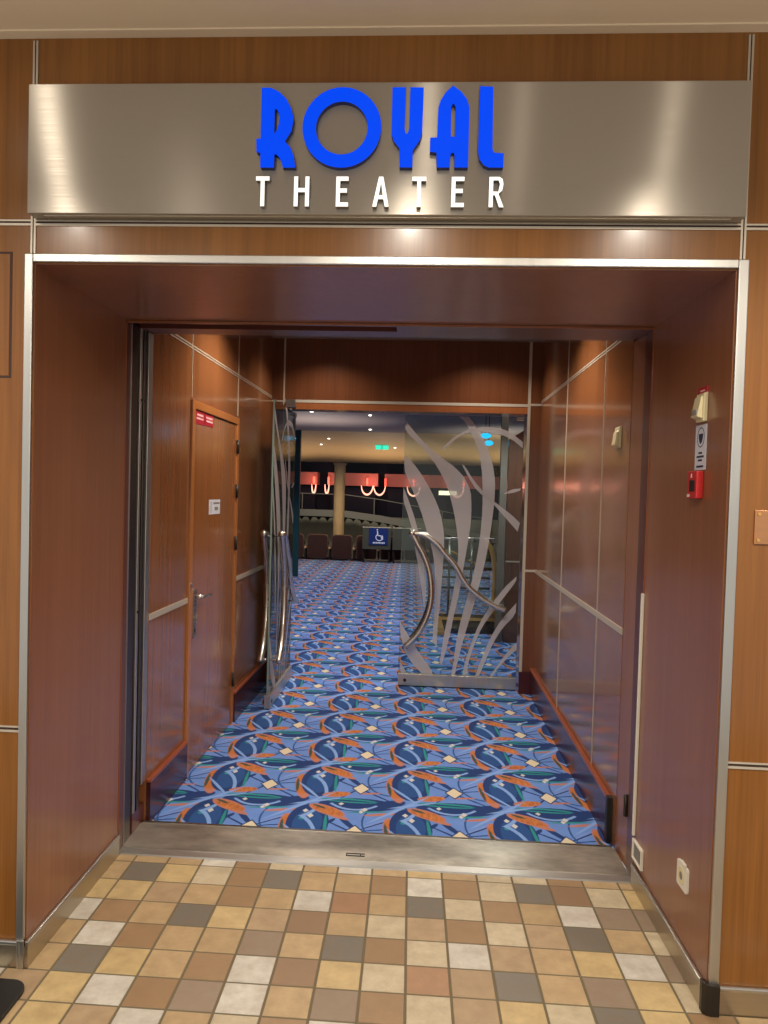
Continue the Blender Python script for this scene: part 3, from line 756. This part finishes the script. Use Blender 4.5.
obj('sticker_print', boxes((.0055, .006, 4.280-Y2, 4.290-Y2, 1.41, 1.475), (.0055, .006, 4.33-Y2, 4.46-Y2, 1.462, 1.472), (.0055, .006, 4.36-Y2, 4.43-Y2, 1.425, 1.445)), 'grey_plastic', st, T=ML)
d_base = 0
# cream box on right wall of the hall
t = thing('wall_sensor', 'small cream sensor box high on the right hall wall', 'sensor box', MR @ Matrix.Translation((0, 3.56-Y2, 1.79)))
bm = bmesh.new(); prism(bm, [(0, 3.485-Y2, 1.79), (-.012, 3.485-Y2, 1.79), (-.012, 3.485-Y2, 1.885), (0, 3.485-Y2, 1.89)], (0, .085, 0)); obj('housing', bm, 'cream_plastic', t, T=MR, bev=.003)
bm = bmesh.new(); prism(bm, [(-.012, 3.495-Y2, 1.797), (-.028, 3.495-Y2, 1.803), (-.020, 3.495-Y2, 1.862), (-.012, 3.495-Y2, 1.87)], (0, .065, 0)); obj('horn', bm, 'cream_plastic', t, T=MR, bev=.003)

# ------------------------------------------------------------------ glass doors (leaf local frame: u = x from the free edge, front = -y)
BLADES = [
 [(-0.002,1.604),(0.021,1.561),(0.085,1.401),(0.133,1.241),(0.147,1.154),(0.167,1.098),(0.199,0.893),(0.205,0.702),(0.195,0.635),(0.177,0.745),(0.138,0.980),(0.110,1.100),(0.094,1.220),(0.049,1.371),(-0.003,1.509)],
 [(-0.002,1.867),(0.073,1.804),(0.164,1.682),(0.248,1.538),(0.303,1.408),(0.334,1.262),(0.340,1.145),(0.334,0.972),(0.323,0.751),(0.308,0.529),(0.304,0.336),(0.269,0.365),(0.275,0.557),(0.279,0.749),(0.273,0.926),(0.255,1.072),(0.222,1.188),(0.198,1.258),(0.142,1.432),(0.064,1.606),(-0.006,1.765)],
 [(0.005,2.138),(0.080,2.044),(0.186,1.938),(0.290,1.860),(0.408,1.776),(0.491,1.690),(0.538,1.590),(0.548,1.473),(0.546,1.327),(0.529,1.180),(0.499,0.977),(0.469,0.756),(0.437,0.607),(0.413,0.459),(0.381,0.310),(0.348,0.183),(0.332,0.204),(0.360,0.428),(0.384,0.561),(0.422,0.754),(0.445,0.931),(0.455,1.064),(0.452,1.165),(0.439,1.265),(0.412,1.411),(0.355,1.614),(0.271,1.772),(0.142,1.929),(0.022,2.036),(-0.006,2.086)],
 [(0.425,2.186),(0.504,2.185),(0.572,2.099),(0.648,1.970),(0.703,1.827),(0.730,1.667),(0.728,1.507),(0.712,1.332),(0.690,1.156),(0.665,1.000),(0.614,0.776),(0.562,0.568),(0.510,0.374),(0.472,0.195),(0.453,0.106),(0.431,0.106),(0.454,0.313),(0.477,0.491),(0.535,0.729),(0.580,0.921),(0.611,1.113),(0.626,1.252),(0.636,1.446),(0.631,1.621),(0.618,1.781),(0.585,1.925),(0.530,2.055),(0.469,2.148)],
 [(0.458,1.806),(0.488,1.785),(0.556,1.677),(0.661,1.564),(0.750,1.493),(0.868,1.409),(0.935,1.346),(0.919,1.277),(0.811,1.393),(0.707,1.507),(0.588,1.591),(0.512,1.705)],
 [(0.309,1.933),(0.387,2.015),(0.486,2.075),(0.601,2.103),(0.731,2.103),(0.832,2.069),(0.935,1.991),(0.937,1.941),(0.849,2.011),(0.747,2.052),(0.645,2.064),(0.559,2.070),(0.473,2.046),(0.402,2.001),(0.317,1.912)],
 [(0.798,1.575),(0.862,1.613),(0.933,1.622),(0.927,1.604),(0.863,1.581)],
 [(0.921,0.918),(0.922,0.882),(0.832,0.754),(0.749,0.634),(0.666,0.513),(0.598,0.348),(0.559,0.199),(0.548,0.106),(0.519,0.106),(0.537,0.228),(0.583,0.377),(0.636,0.526),(0.733,0.692),(0.830,0.827)],
 [(0.928,0.706),(0.924,0.611),(0.826,0.504),(0.757,0.384),(0.703,0.249),(0.650,0.106),(0.621,0.106),(0.660,0.233),(0.727,0.412),(0.809,0.562)],
 [(0.942,0.391),(0.942,0.333),(0.849,0.240),(0.779,0.149),(0.759,0.106),(0.737,0.110),(0.792,0.194),(0.862,0.300)],
 [(0.000,0.525),(0.054,0.445),(0.100,0.373),(0.177,0.257),(0.268,0.143),(0.277,0.106),(0.196,0.106),(0.113,0.181),(0.051,0.282),(0.010,0.414)],
 [(0.009,0.206),(0.069,0.106),(0.020,0.106)],
]
S_BAR = [(0.082,1.241),(0.176,1.231),(0.280,1.162),(0.340,1.094),(0.429,0.995),(0.490,0.895),(0.550,0.818),(0.638,0.748),(0.741,0.686),(0.840,0.654)]
ARC = [(0.082,1.241),(0.126,1.157),(0.170,1.083),(0.220,0.960),(0.243,0.829),(0.243,0.697),(0.211,0.565),(0.142,0.430),(0.050,0.331)]
GW = .944
def leaf_smooth(pts):
    out = []
    n = len(pts)
    P = [Vector((a, b)) for a, b in pts]
    for i in range(n):
        a, b, c = P[i-1], P[i], P[(i+1) % n]
        e1 = (b-a).normalized(); e2 = (c-b).normalized()
        if e1.dot(e2) > .75: out += [b+(a-b)*.22, b+(c-b)*.22]
        else: out.append(b)
    return [(min(max(p.x, .002), GW-.002), min(p.y, 2.183)) for p in out]
def make_glass_door(label, W):
    t = thing('glass_door', label, 'glass door', W, 'glass theater doors')
    def L(bm): return bm
    g = boxes((.001, GW-.001, -.006, .006, .104, 2.185)); obj('glass_pane', g, 'glass', t, T=W)
    obj('glass_edge', boxes((0, .001, -.006, .006, .104, 2.186), (GW-.001, GW, -.006, .006, .104, 2.186), (.001, GW-.001, -.006, .006, 2.185, 2.186)), 'glass_edge', t, T=W)
    bm = bmesh.new()
    for p in BLADES:
        q = leaf_smooth(p)
        vs = [bm.verts.new((u, -.0068, z)) for u, z in q]
        for tr_ in tessellate_polygon([[Vector((u, z, 0)) for u, z in q]]): bm.faces.new([vs[i] for i in tr_])
    obj('etched_leaves', bm, 'frost', t, T=W)
    obj('bottom_rail', boxes((.0, GW, -.022, .022, .010, .104)), 'steel_rail', t, T=W, bev=.002)
    bm = bmesh.new(); tube(bm, [(.055, -.022, .052), (.055, -.025, .052)], .014, 14); obj('rail_lock', bm, 'black_metal', t, T=W)
    obj('brush_seal', boxes((.004, GW-.004, -.012, .012, .001, .010)), 'black', t, T=W)
    obj('top_patch', boxes((GW-.06, GW, -.014, .014, 2.155, 2.190)), 'steel', t, T=W, bev=.003)
    for s in (-1, 1):
        y = s*.064
        bm = bmesh.new(); tube(bm, spline([(u, y, z) for u, z in S_BAR], 5), .021, 12); a = obj('curved_bar', bm, 'chrome', t, T=W, smooth=True)
        bm = bmesh.new(); tube(bm, spline([(u, y, z) for u, z in ARC], 5), .024, 12); b = obj('arc_bar', bm, 'chrome', t, T=W, smooth=True)
        bm = bmesh.new(); ball(bm, Vector((.082, y, 1.241)), .030, 14); obj('knob', bm, 'chrome', a, T=W, smooth=True)
        for (u, z), pr in (((.090, 1.228), a), ((.82, .660), a), ((.065, .345), b)):
            bm = bmesh.new(); tube(bm, [(u, s*.006, z), (u, y, z)], .008, 10); obj('standoff', bm, 'chrome', pr, T=W, smooth=True)
    return t
M['steel_rail'] = brushed('steel_rail', (222, 214, 200), 0.33, (60, 3, 3), var=0.10)
WR = Matrix.Translation((-.070, 6.03, 0))
gd = make_glass_door('closed right-hand glass door with etched leaf blades and steel bottom rail', WR)
WLf = Matrix.Translation((-.978, 5.195, 0)) @ Matrix.Rotation(PI/2, 4, 'Z')
dup(gd, WLf, 'open left-hand glass door seen edge-on beside the wooden wall')
t = thing('door_pivot', 'steel pivot fitting at the top of the open left glass door', 'door fitting', (-1.0, 5.93, 2.2))
obj('clamp', boxes((-1.02, -.94, YB-.06, YB, 2.215, 2.275)), 'steel', t, bev=.004)
bm = bmesh.new(); tube(bm, [(-.98, YB-.03, 2.19), (-.98, YB-.03, 2.215)], .016, 12); obj('pin', bm, 'chrome', t, smooth=True)

# ------------------------------------------------------------------ theater interior
YE = 13.6
struct('ceiling_theater', boxes((-8, 7, YB+.16, YE, 2.66, 2.74)), 'grey_ceiling')
bm = bmesh.new(); prism(bm, [(-8, YE, 2.66), (-8, 17.6, 2.26), (-8, 17.6, 2.9), (-8, YE, 2.9)], (15, 0, 0)); struct('ceiling_soffit', bm, 'cream_soffit')
struct('wall_theater_left', boxes((-8.1, -8, YB+.1, 31, -2, 4)), 'dark_wall')
struct('wall_theater_right', boxes((7, 7.1, YB+.1, 31, -2, 4)), 'dark_wall')
struct('wall_theater_near', boxes((-8, OL-.10, YB+.16, YB+.2, 0, 2.66), (OR_+.14, 7, YB+.16, YB+.2, 0, 2.66)), 'wood_dark')
struct('wall_balcony_back', boxes((-8, 7, 27.0, 27.1, -2, 3.6)), 'navy_dark')
struct('wall_auditorium_far', boxes((-8, 7, 30, 30.1, -2, 4)), 'navy_dark')
struct('ceiling_auditorium', boxes((-8, 7, 17.6, 30.1, 3.6, 3.7)), 'navy_dark')
struct('floor_auditorium', boxes((-8, 7, 17.9, 30.1, -2.1, -2.0)), 'dark_wall')

o = obj('slim_post', boxes((-2.135, -2.035, YE-.12, YE-.02, 0, 2.66)), 'teal_post', bev=.006); tag(o, 'slim dark teal post standing on the carpet beside the open glass door', 'post')
bm = bmesh.new(); lathe(bm, [(.132, -2.0), (.132, 2.0), (.136, 2.20), (.16, 2.235), (.17, 2.262)], -1.757, 18.1, 28); o = obj('round_column', bm, 'column', smooth=True); tag(o, 'round cream column behind the theater seats', 'column')

# theater seats, backs towards the camera
def make_seat(label, x, y):
    W = Matrix.Translation((x, y, 0))
    t = thing('theater_chair', label, 'seat', W, 'theater seats seen from behind')
    def pl(w, h, r, z0): return [(a, z0+h/2+b) for a, b in rrect(w, h, r, 6)]
    bm = bmesh.new(); prism(bm, [(a, 0, b) for a, b in pl(.44, .535, .07, .035)], (0, .07, 0)); obj('backrest', bm, 'seat', t, T=W, bev=.008)
    out = pl(.475, .555, .085, .030)
    bm = bmesh.new(); prism(bm, [(a, .035, b) for a, b in out], (0, .05, 0)); obj('back_rim', bm, 'seat_rim', t, T=W, bev=.004)
    obj('seat_cushion', boxes((-.21, .21, .09, .50, .30, .40)), 'seat', t, T=W, bev=.02)
    for s in (-1,):
        bm = bmesh.new(); tube(bm, [(s*.28, -.01, .27), (s*.28, .38, .29)], .026, 10); obj('armrest', bm, 'arm_wood', t, T=W, smooth=True)
        obj('arm_support', boxes((s*.28-.022, s*.28+.022, .02, .32, 0, .25)), 'valance', t, T=W)
    return t
xs = [-2.68, -2.121, -1.563, -1.005, -.446, .112, .670]
names = ['maroon seat half hidden behind the teal post', 'maroon seat back just left of the cream column', 'maroon seat back in front of the cream column',
         'maroon seat behind the left end of the panel with the blue sign', 'maroon seat behind the gap between the two grey panels', 'maroon seat behind the right grey panel', 'maroon seat seen through the right etched glass door']
seat0 = make_seat(names[0], xs[0], 16.98)
for x, n in zip(xs[1:], names[1:]): dup(seat0, Matrix.Translation((x, 16.98, 0)), n)

def make_stand(label, x0, x1, W):
    t = thing('wheelchair_space_panel', label, 'panel stand', W, 'grey panels in front of the seats')
    w = x1-x0
    obj('panel', boxes((-w/2, w/2, -.012, .012, .305, .785)), 'table_panel', t, T=W)
    obj('top_edge', boxes((-w/2, w/2, -.02, .05, .785, .80)), 'table_edge', t, T=W)
    for a in (-1, 1):
        for b in (0, 1):
            obj('leg', boxes((a*(w/2-.03)-.02, a*(w/2-.03)+.02, .016+b*.20, .046+b*.20, 0, .785)), 'valance', t, T=W)
    obj('foot_rail', boxes((-w/2+.05, w/2-.05, .02, .04, .04, .075)), 'parapet', t, T=W)
    return t
st0 = make_stand('grey panel stand carrying the blue wheelchair sign', -1.075, -.445, Matrix.Translation((-.76, 16.7, 0)))
dup(st0, Matrix.Translation((-.085, 16.7, 0)), 'plain grey panel stand right of the blue wheelchair sign')
t = thing('wheelchair_sign', 'blue sign with white wheelchair symbol on the grey panel', 'sign', (-.72, 16.68, .40))
obj('board', boxes((-.93, -.505, 16.672, 16.686, .405, .780)), 'placard', t)
def arcpts(cx, cz, r, a0, a1, n=14): return [(cx+r*math.cos(math.radians(a0+(a1-a0)*k/n)), 16.668, cz+r*math.sin(math.radians(a0+(a1-a0)*k/n))) for k in range(n+1)]
bm = bmesh.new()
tube(bm, arcpts(-.70, .575, .075, 110, 395), .010, 6); tube(bm, [(-.745, 16.668, .715), (-.735, 16.668, .615), (-.665, 16.668, .605), (-.635, 16.668, .53), (-.610, 16.668, .535)], .014, 6); ball(bm, Vector((-.748, 16.668, .742)), .018, 8)
obj('wheelchair_symbol', bm, 'placard_white', t)
obj('sign_text', boxes(*[(-.84+i*.034, -.84+i*.034+.025, 16.669, 16.672, .435, .468) for i in range(8)]), 'placard_white', t)

# ceiling fixtures of the theater
def soffit_z(y): return 2.66 if y < YE else 2.66-.4*(y-YE)/4.0
dl = None
for x, y, r, lb in ((-1.40, 10.2, .026, 'bright downlight in the grey theater ceiling, left'), (-.62, 10.55, .02, 'downlight in the grey ceiling above the blue sign'), (-.75, 12.9, .024, 'downlight near the far edge of the grey ceiling'),
                    (-1.62, 14.3, .022, 'downlight in the cream soffit left of the column'), (-1.85, 15.0, .022, 'lower left downlight in the cream soffit'), (-.37, 15.2, .022, 'downlight in the cream soffit right of the green exit sign')):
    W = Matrix.Translation((x, y, soffit_z(y)-.004))
    t = thing('ceiling_downlight', lb, 'ceiling light', W, 'theater ceiling downlights')
    bm = bmesh.new(); lathe(bm, [(r*1.5, -.004), (r*1.5, .004)], 0, 0, 16); obj('bezel', bm, 'grey_ceiling', t, T=W)
    bm = bmesh.new(); lathe(bm, [(r, -.018), (r, -.004)], 0, 0, 14); obj('lamp', bm, 'lamp_white', t, T=W)
t = thing('ceiling_vent', 'small square cream vent in the grey theater ceiling', 'vent', (.09, 9.75, 2.65))
obj('frame', boxes((.0, .17, 9.6, 9.95, 2.645, 2.66)), 'cream_soffit', t); obj('grille', boxes((.10, .15, 9.7, 9.85, 2.640, 2.645)), 'black', t)

ye = 15.0
t = thing('exit_sign', 'glowing green exit sign hanging from the cream theater soffit', 'exit sign', (-.625, ye, 2.44))
obj('housing', boxes((-.755, -.495, ye, ye+.03, 2.435, 2.515)), 'exit_green', t)
obj('divider', boxes((-.632, -.618, ye-.003, ye, 2.435, 2.515)), 'teal_post', t)
obj('hanger', boxes((-.63, -.62, ye+.01, ye+.02, 2.515, soffit_z(ye)+.002)), 'parapet', t)
def cyan(label, x0, x1, z, y):  # glowing ovals stand in for cyan reflections in the glass; hangers are added
    t = thing('cyan_reflection', label, 'lamp', (0.5*(x0+x1), y, z-.04), 'oval cyan reflections')
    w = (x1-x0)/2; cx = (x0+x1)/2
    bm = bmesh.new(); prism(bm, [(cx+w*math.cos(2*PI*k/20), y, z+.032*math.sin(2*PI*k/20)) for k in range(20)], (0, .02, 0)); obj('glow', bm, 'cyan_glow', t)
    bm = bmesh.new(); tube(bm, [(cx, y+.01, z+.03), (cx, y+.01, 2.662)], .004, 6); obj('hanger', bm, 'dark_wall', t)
cyan('upper glowing oval for a cyan glass reflection behind the right etched door', .79, .92, 2.272, 9.0)
cyan('lower glowing oval for a cyan glass reflection behind the right etched door', .845, .955, 2.190, 9.06)
cyan('wide glowing oval for a cyan glass reflection behind the open left glass door', -1.68, -1.42, 2.190, 9.0)

# auditorium: coral balcony fronts and neon lamps
for x0, x1, lb in ((-5.4, -3.33, 'coral lit balcony front left of the gap'), (-2.95, -1.20, 'coral lit balcony front behind the cream column'), (-.96, 1.30, 'coral lit balcony front right of the pair of neon lamps'), (1.75, 4.2, 'coral lit balcony front seen through the etched door')):
    t = thing('coral_balcony', lb, 'balcony', ((x0+x1)/2, 26.5, -2.0), 'coral balcony fronts')
    obj('coral_panel', boxes((x0, x1, 26.1, 26.9, 1.80, 2.24)), 'coral', t)
    obj('support_wall', boxes((x0+.1, x1-.1, 26.4, 26.9, -2.0, 1.80)), 'navy_dark', t)
def lamp(x, hw, label, bo=0.0):
    W = Matrix.Translation((x, 25.95, 1.48))
    t = thing('neon_lamp', label, 'wall lamp', W, 'crescent neon lamps')
    bm = bmesh.new()
    P = [(hw*math.cos(math.radians(a)), 0, .34+.32*math.sin(math.radians(a))) for a in range(180, 361, 12)]
    r = [.010+.022*math.sin(PI*k/(len(P)-1)) for k in range(len(P))]
    tube(bm, P, r, 8); obj('tube', bm, 'neon', t, T=W, smooth=True)
    bm = bmesh.new(); bx(bm, bo-.03, bo+.03, .0, .1502, .34, .60); obj('bracket', bm, 'neon_hot', t, T=W)
lamp(-3.42, .07, 'narrow neon lamp left of the dark gap'); lamp(-2.96, .07, 'narrow neon lamp right of the dark gap', .05)
lamp(-1.56, .20, 'left of two U-shaped neon lamps right of the column'); lamp(-1.13, .20, 'right of two U-shaped neon lamps right of the column', .20)
lamp(.05, .22, 'U-shaped neon lamp at the left edge of the etched door'); lamp(1.55, .22, 'neon lamp between the etched leaves', .22); lamp(-4.75, .34, 'wide neon lamp behind the open left glass door')
o = obj('light_strip', boxes((.90, 1.50, 25.2, 25.3, 1.56, 1.70)), 'strip_white'); tag(o, 'bright white light strip in the auditorium seen between etched leaves', 'light strip')
bm = bmesh.new(); tube(bm, [(1.2, 25.25, 1.70), (1.2, 25.25, 3.62)], .01, 6); obj('hanger', bm, 'valance', o)

# sloping parapet, rail and curtain beyond the seats
def slope(y, x, z): return z
par = thing('balcony_parapet', 'grey sloping balcony parapet with thin rail beyond the seats', 'parapet', (-1.5, 22, -2))
px = [-5.5, -4.2, -3.3, -1.96, -.9, .1, 1.6, 3.2]; pzt = [1.06, 1.05, 1.03, 1.02, .90, .74, .50, .3]
def band(z_top, z_bot, y0, y1):
    bm = bmesh.new()
    rows = [[bm.verts.new((x, y, z)) for x, z in zip(px, zz)] for y, zz in ((y0, z_bot), (y0, z_top), (y1, z_top), (y1, z_bot))]
    for a, b in zip(rows, rows[1:]+rows[:1]):
        for i in range(len(px)-1): bm.faces.new((a[i], a[i+1], b[i+1], b[i]))
    bm.faces.new([r[0] for r in rows]); bm.faces.new([r[-1] for r in rows]); return bm
obj('front_band', band(pzt, [z-.19 for z in pzt], 21.9, 22.2), 'parapet', par)
bm = bmesh.new(); tube(bm, [(x, 22.05, z+.47) for x, z in zip(px, pzt)], .012, 6); obj('hand_rail', bm, 'parapet', par)
for x in (-3.24, -1.1, .9):
    i = max(k for k in range(len(px)-1) if px[k] <= x); f = (x-px[i])/(px[i+1]-px[i]); z = pzt[i]+f*(pzt[i+1]-pzt[i])
    bm = bmesh.new(); tube(bm, [(x, 22.05, z-.01), (x, 22.05, z+.47)], .014, 6); obj('rail_post', bm, 'parapet', par)
bm = bmesh.new()
n = 120; a = []; b = []
for k in range(n+1):
    x = -5.6+9*k/n; y = 22.6+.015*math.sin(k*1.3)
    a.append(bm.verts.new((x, y, -2.0))); b.append(bm.verts.new((x, y, .84)))
for k in range(n): bm.faces.new((a[k], a[k+1], b[k+1], b[k]))
o = obj('stage_curtain', bm, 'curtain', smooth=True); tag(o, 'grey-green curtain under the balcony parapet', 'curtain')
bm = bmesh.new()
x = -5.5; k = 0
while x < 3.2:
    i = max(q for q in range(len(px)-1) if px[q] <= x); f = (x-px[i])/(px[i+1]-px[i]); z = pzt[i]+f*(pzt[i+1]-pzt[i])-.20
    w = .26
    prism(bm, [(x, 22.30, z), (x+w, 22.30, z), (x+w, 22.30, z-.03), (x+w*.75, 22.30, z-.05), (x+w*.5, 22.30, z-.12-.03*(k % 2)), (x+w*.28, 22.30, z-.05), (x, 22.30, z-.03)], (0, .05, 0))
    x += w; k += 1
obj('dark_swag', bm, 'valance', par)

# brown pier, railing and handrail behind the right glass door
t = thing('brown_pier', 'brown wooden pier behind the right edge of the etched glass door', 'pier', (1.25, 8.1, 0))
bm = bmesh.new()
prism(bm, [(1.01, 8.0, 0), (1.75, 8.0, 0), (1.75, 8.4, 0), (1.01, 8.4, 0)], (0, 0, 2.16)); obj('pier_body', bm, 'wood_dark', t)
bm = bmesh.new(); prism(bm, [(1.01, 8.0, 2.16), (1.18, 8.0, 2.27), (1.75, 8.0, 2.27), (1.75, 8.0, 2.16)], (0, .4, 0)); obj('pier_cap', bm, 'wood_jamb', t)
obj('pale_seam', boxes((1.01, 1.75, 7.994, 8.0, .86, .875)), 'seam', t)
o = obj('grey_post', boxes((.93, 1.0, 8.02, 8.10, 0, 2.66)), 'parapet'); tag(o, 'slim grey post beside the brown pier behind the etched door', 'post')
t = thing('stair_railing', 'glass stair railing with brass end post behind the etched door', 'railing', (.65, 8.6, 0))
obj('plinth', boxes((.33, 1.25, 8.45, 8.75, 0, .17)), 'dark_wall', t)
obj('plinth_edge', boxes((.33, 1.25, 8.44, 8.45, .15, .18)), 'brass', t)
obj('glass_panel', boxes((.36, .92, 8.585, 8.60, .18, 1.04)), 'glass', t)
bm = bmesh.new(); tube(bm, [(.34, 8.6, 1.05), (.62, 8.6, 1.07), (.95, 8.6, 1.06)], .016, 8); obj('top_rail', bm, 'steel', t, smooth=True)
bm = bmesh.new(); tube(bm, spline([(.86, 8.55, 1.05), (.92, 8.55, .93), (.955, 8.55, .78), (.965, 8.55, .55), (.955, 8.55, .17)], 4), .026, 10); obj('end_post', bm, 'brass', t, smooth=True)
bm = bmesh.new(); tube(bm, [(.45, 8.6, .17), (.45, 8.6, 1.05)], .014, 8); obj('baluster', bm, 'steel', t, smooth=True)
bm = bmesh.new(); tube(bm, [(.70, 8.6, .17), (.70, 8.6, 1.06)], .014, 8); obj('baluster', bm, 'steel', t, smooth=True)
obj('mid_shelf', boxes((.36, .95, 8.62, 8.74, .70, .735)), 'wood_dark', t)
for z in (.48, .60, .82, .93):
    obj('slat', boxes((.36, .92, 8.63, 8.66, z, z+.022)), 'parapet', t)
bm = bmesh.new(); tube(bm, [(.36, 8.70, .95), (.60, 8.70, .84), (.86, 8.70, .70)], .02, 8); obj('inner_handrail', bm, 'brass', t, smooth=True)
bm = bmesh.new(); prism(bm, [(.30, 8.3, .0), (.42, 8.3, .0), (.36, 8.3, .19), (.28, 8.3, .22)], (0, .1, 0)); obj('foot_block', bm, 'brass', t)

# ------------------------------------------------------------------ lights
def spot(name, loc, target, energy, size=90, blend=.6, col=(1,.86,.66), r=.04):
    L = bpy.data.lights.new(name, 'SPOT'); L.energy = energy; L.spot_size = math.radians(size); L.spot_blend = blend; L.color = col; L.shadow_soft_size = r
    o = bpy.data.objects.new(name, L); C.objects.link(o); o.location = loc
    o.rotation_euler = (Vector(target)-Vector(loc)).to_track_quat('-Z', 'Y').to_euler(); return o
def point(name, loc, energy, col=(1,.86,.66), r=.05):
    L = bpy.data.lights.new(name, 'POINT'); L.energy = energy; L.color = col; L.shadow_soft_size = r
    o = bpy.data.objects.new(name, L); C.objects.link(o); o.location = loc; return o
def area(name, loc, target, energy, sx, sy, col=(1,.88,.72)):
    L = bpy.data.lights.new(name, 'AREA'); L.shape = 'RECTANGLE'; L.size = sx; L.size_y = sy; L.energy = energy; L.color = col
    o = bpy.data.objects.new(name, L); C.objects.link(o); o.location = loc
    o.rotation_euler = (Vector(target)-Vector(loc)).to_track_quat('-Z', 'Y').to_euler(); return o
WARM = (1, .91, .78)
for x in (-1.75, -.05, 1.05, 2.3):
    spot('lobby_downlight', (x, .82, 2.90), (x, 1.0, 0), 66, 143, .4, WARM, .03)
for x in (-1.6, 0, 1.6):
    spot('lobby_downlight', (x, -.9, 2.90), (x, -.5, 0), 60, 160, .6, WARM, .08)
for x in (-1.50, .02, .38, .95):
    spot('sign_streak_fill', (x, 1.46, 2.90), (x*.78, 2.243, 2.54), {-1.50: 3.2, .02: 1.3, .38: .35, .95: .8}[x], 46, .6, WARM, .03)  # accent spots added to draw the bright streaks on the steel sign
HALL = (1, .88, .74)
for x, y in ((-.70, 4.25), (.48, 4.25), (-.69, 5.55), (.55, 5.55)):
    spot('hall_downlight', (x, y, ZC-.02), (x, y, 0), 82 if y < 5 else 24, 136, .7, HALL, .03)
for x, y in ((-4.0, 9.0), (-.8, 8.2), (1.0, 7.2), (-1.5, 11.5), (2.4, 9.0), (-4, 13), (1.5, 13)):
    spot('theater_ceiling_fill', (x, y, 1.75), (x, y, 3), 40, 125, .5, (1, .93, .90), .2)  # unseen fill added in mid-air to brighten the grey ceiling
    spot('theater_downlight', (x, y, 2.62), (x, y, 0), 115, 130, .6, (1, .95, .93), .06)
for x in (-3.2, -.6, 2.0):
    spot('seat_downlight', (x, 15.6, 2.42), (x, 16.2, 0), 90, 150, .6, (1, .88, .7), .05)
    spot('soffit_wash', (x, 15.9, 1.1), (x, 15.7, 3), 60, 130, .6, (1, .80, .56), .1)  # upward fill without a fixture, added to brighten the cream soffit
for x in (-3.42, -2.96, -1.56, -1.13, .05, 1.55):
    point('neon_glow', (x, 25.75, 1.95), 7, (1, .36, .26), .1)
area('auditorium_wash', (-1.2, 20.4, 2.6), (-1.2, 22.6, .2), 85, 5, .4, (1, .95, .8))

w = bpy.data.worlds.new('World'); sc.world = w; w.use_nodes = True
w.node_tree.nodes['Background'].inputs[0].default_value = (1.0, .95, .88, 1); w.node_tree.nodes['Background'].inputs[1].default_value = .62

# ------------------------------------------------------------------ camera
cam = bpy.data.cameras.new('Camera'); co = bpy.data.objects.new('Camera', cam); C.objects.link(co); sc.camera = co
cam.sensor_fit = 'AUTO'; cam.sensor_width = 36.0; cam.lens = 748.76/1024*36.0
cam.shift_x = 17.28/1024; cam.shift_y = 4.016/1024; cam.clip_start = .05; cam.clip_end = 100
yaw, pitch, roll = -.0595, -.0304, .0274
fwd = Vector((math.sin(yaw)*math.cos(pitch), math.cos(yaw)*math.cos(pitch), math.sin(pitch)))
rt = Vector((math.cos(yaw), -math.sin(yaw), 0)); up = rt.cross(fwd)
r2 = math.cos(roll)*rt+math.sin(roll)*up; u2 = -math.sin(roll)*rt+math.cos(roll)*up
co.matrix_world = Matrix(((r2.x, u2.x, -fwd.x, 0), (r2.y, u2.y, -fwd.y, 0), (r2.z, u2.z, -fwd.z, 1.55), (0, 0, 0, 1)))

sc.view_settings.view_transform = 'Standard'; sc.view_settings.look = 'None'
sc.view_settings.exposure = 0.0; sc.view_settings.gamma = 1.0
sc.cycles.use_denoising = True
sc.cycles.max_bounces = 8; sc.cycles.transparent_max_bounces = 16
sc.cycles.sample_clamp_indirect = 4.0
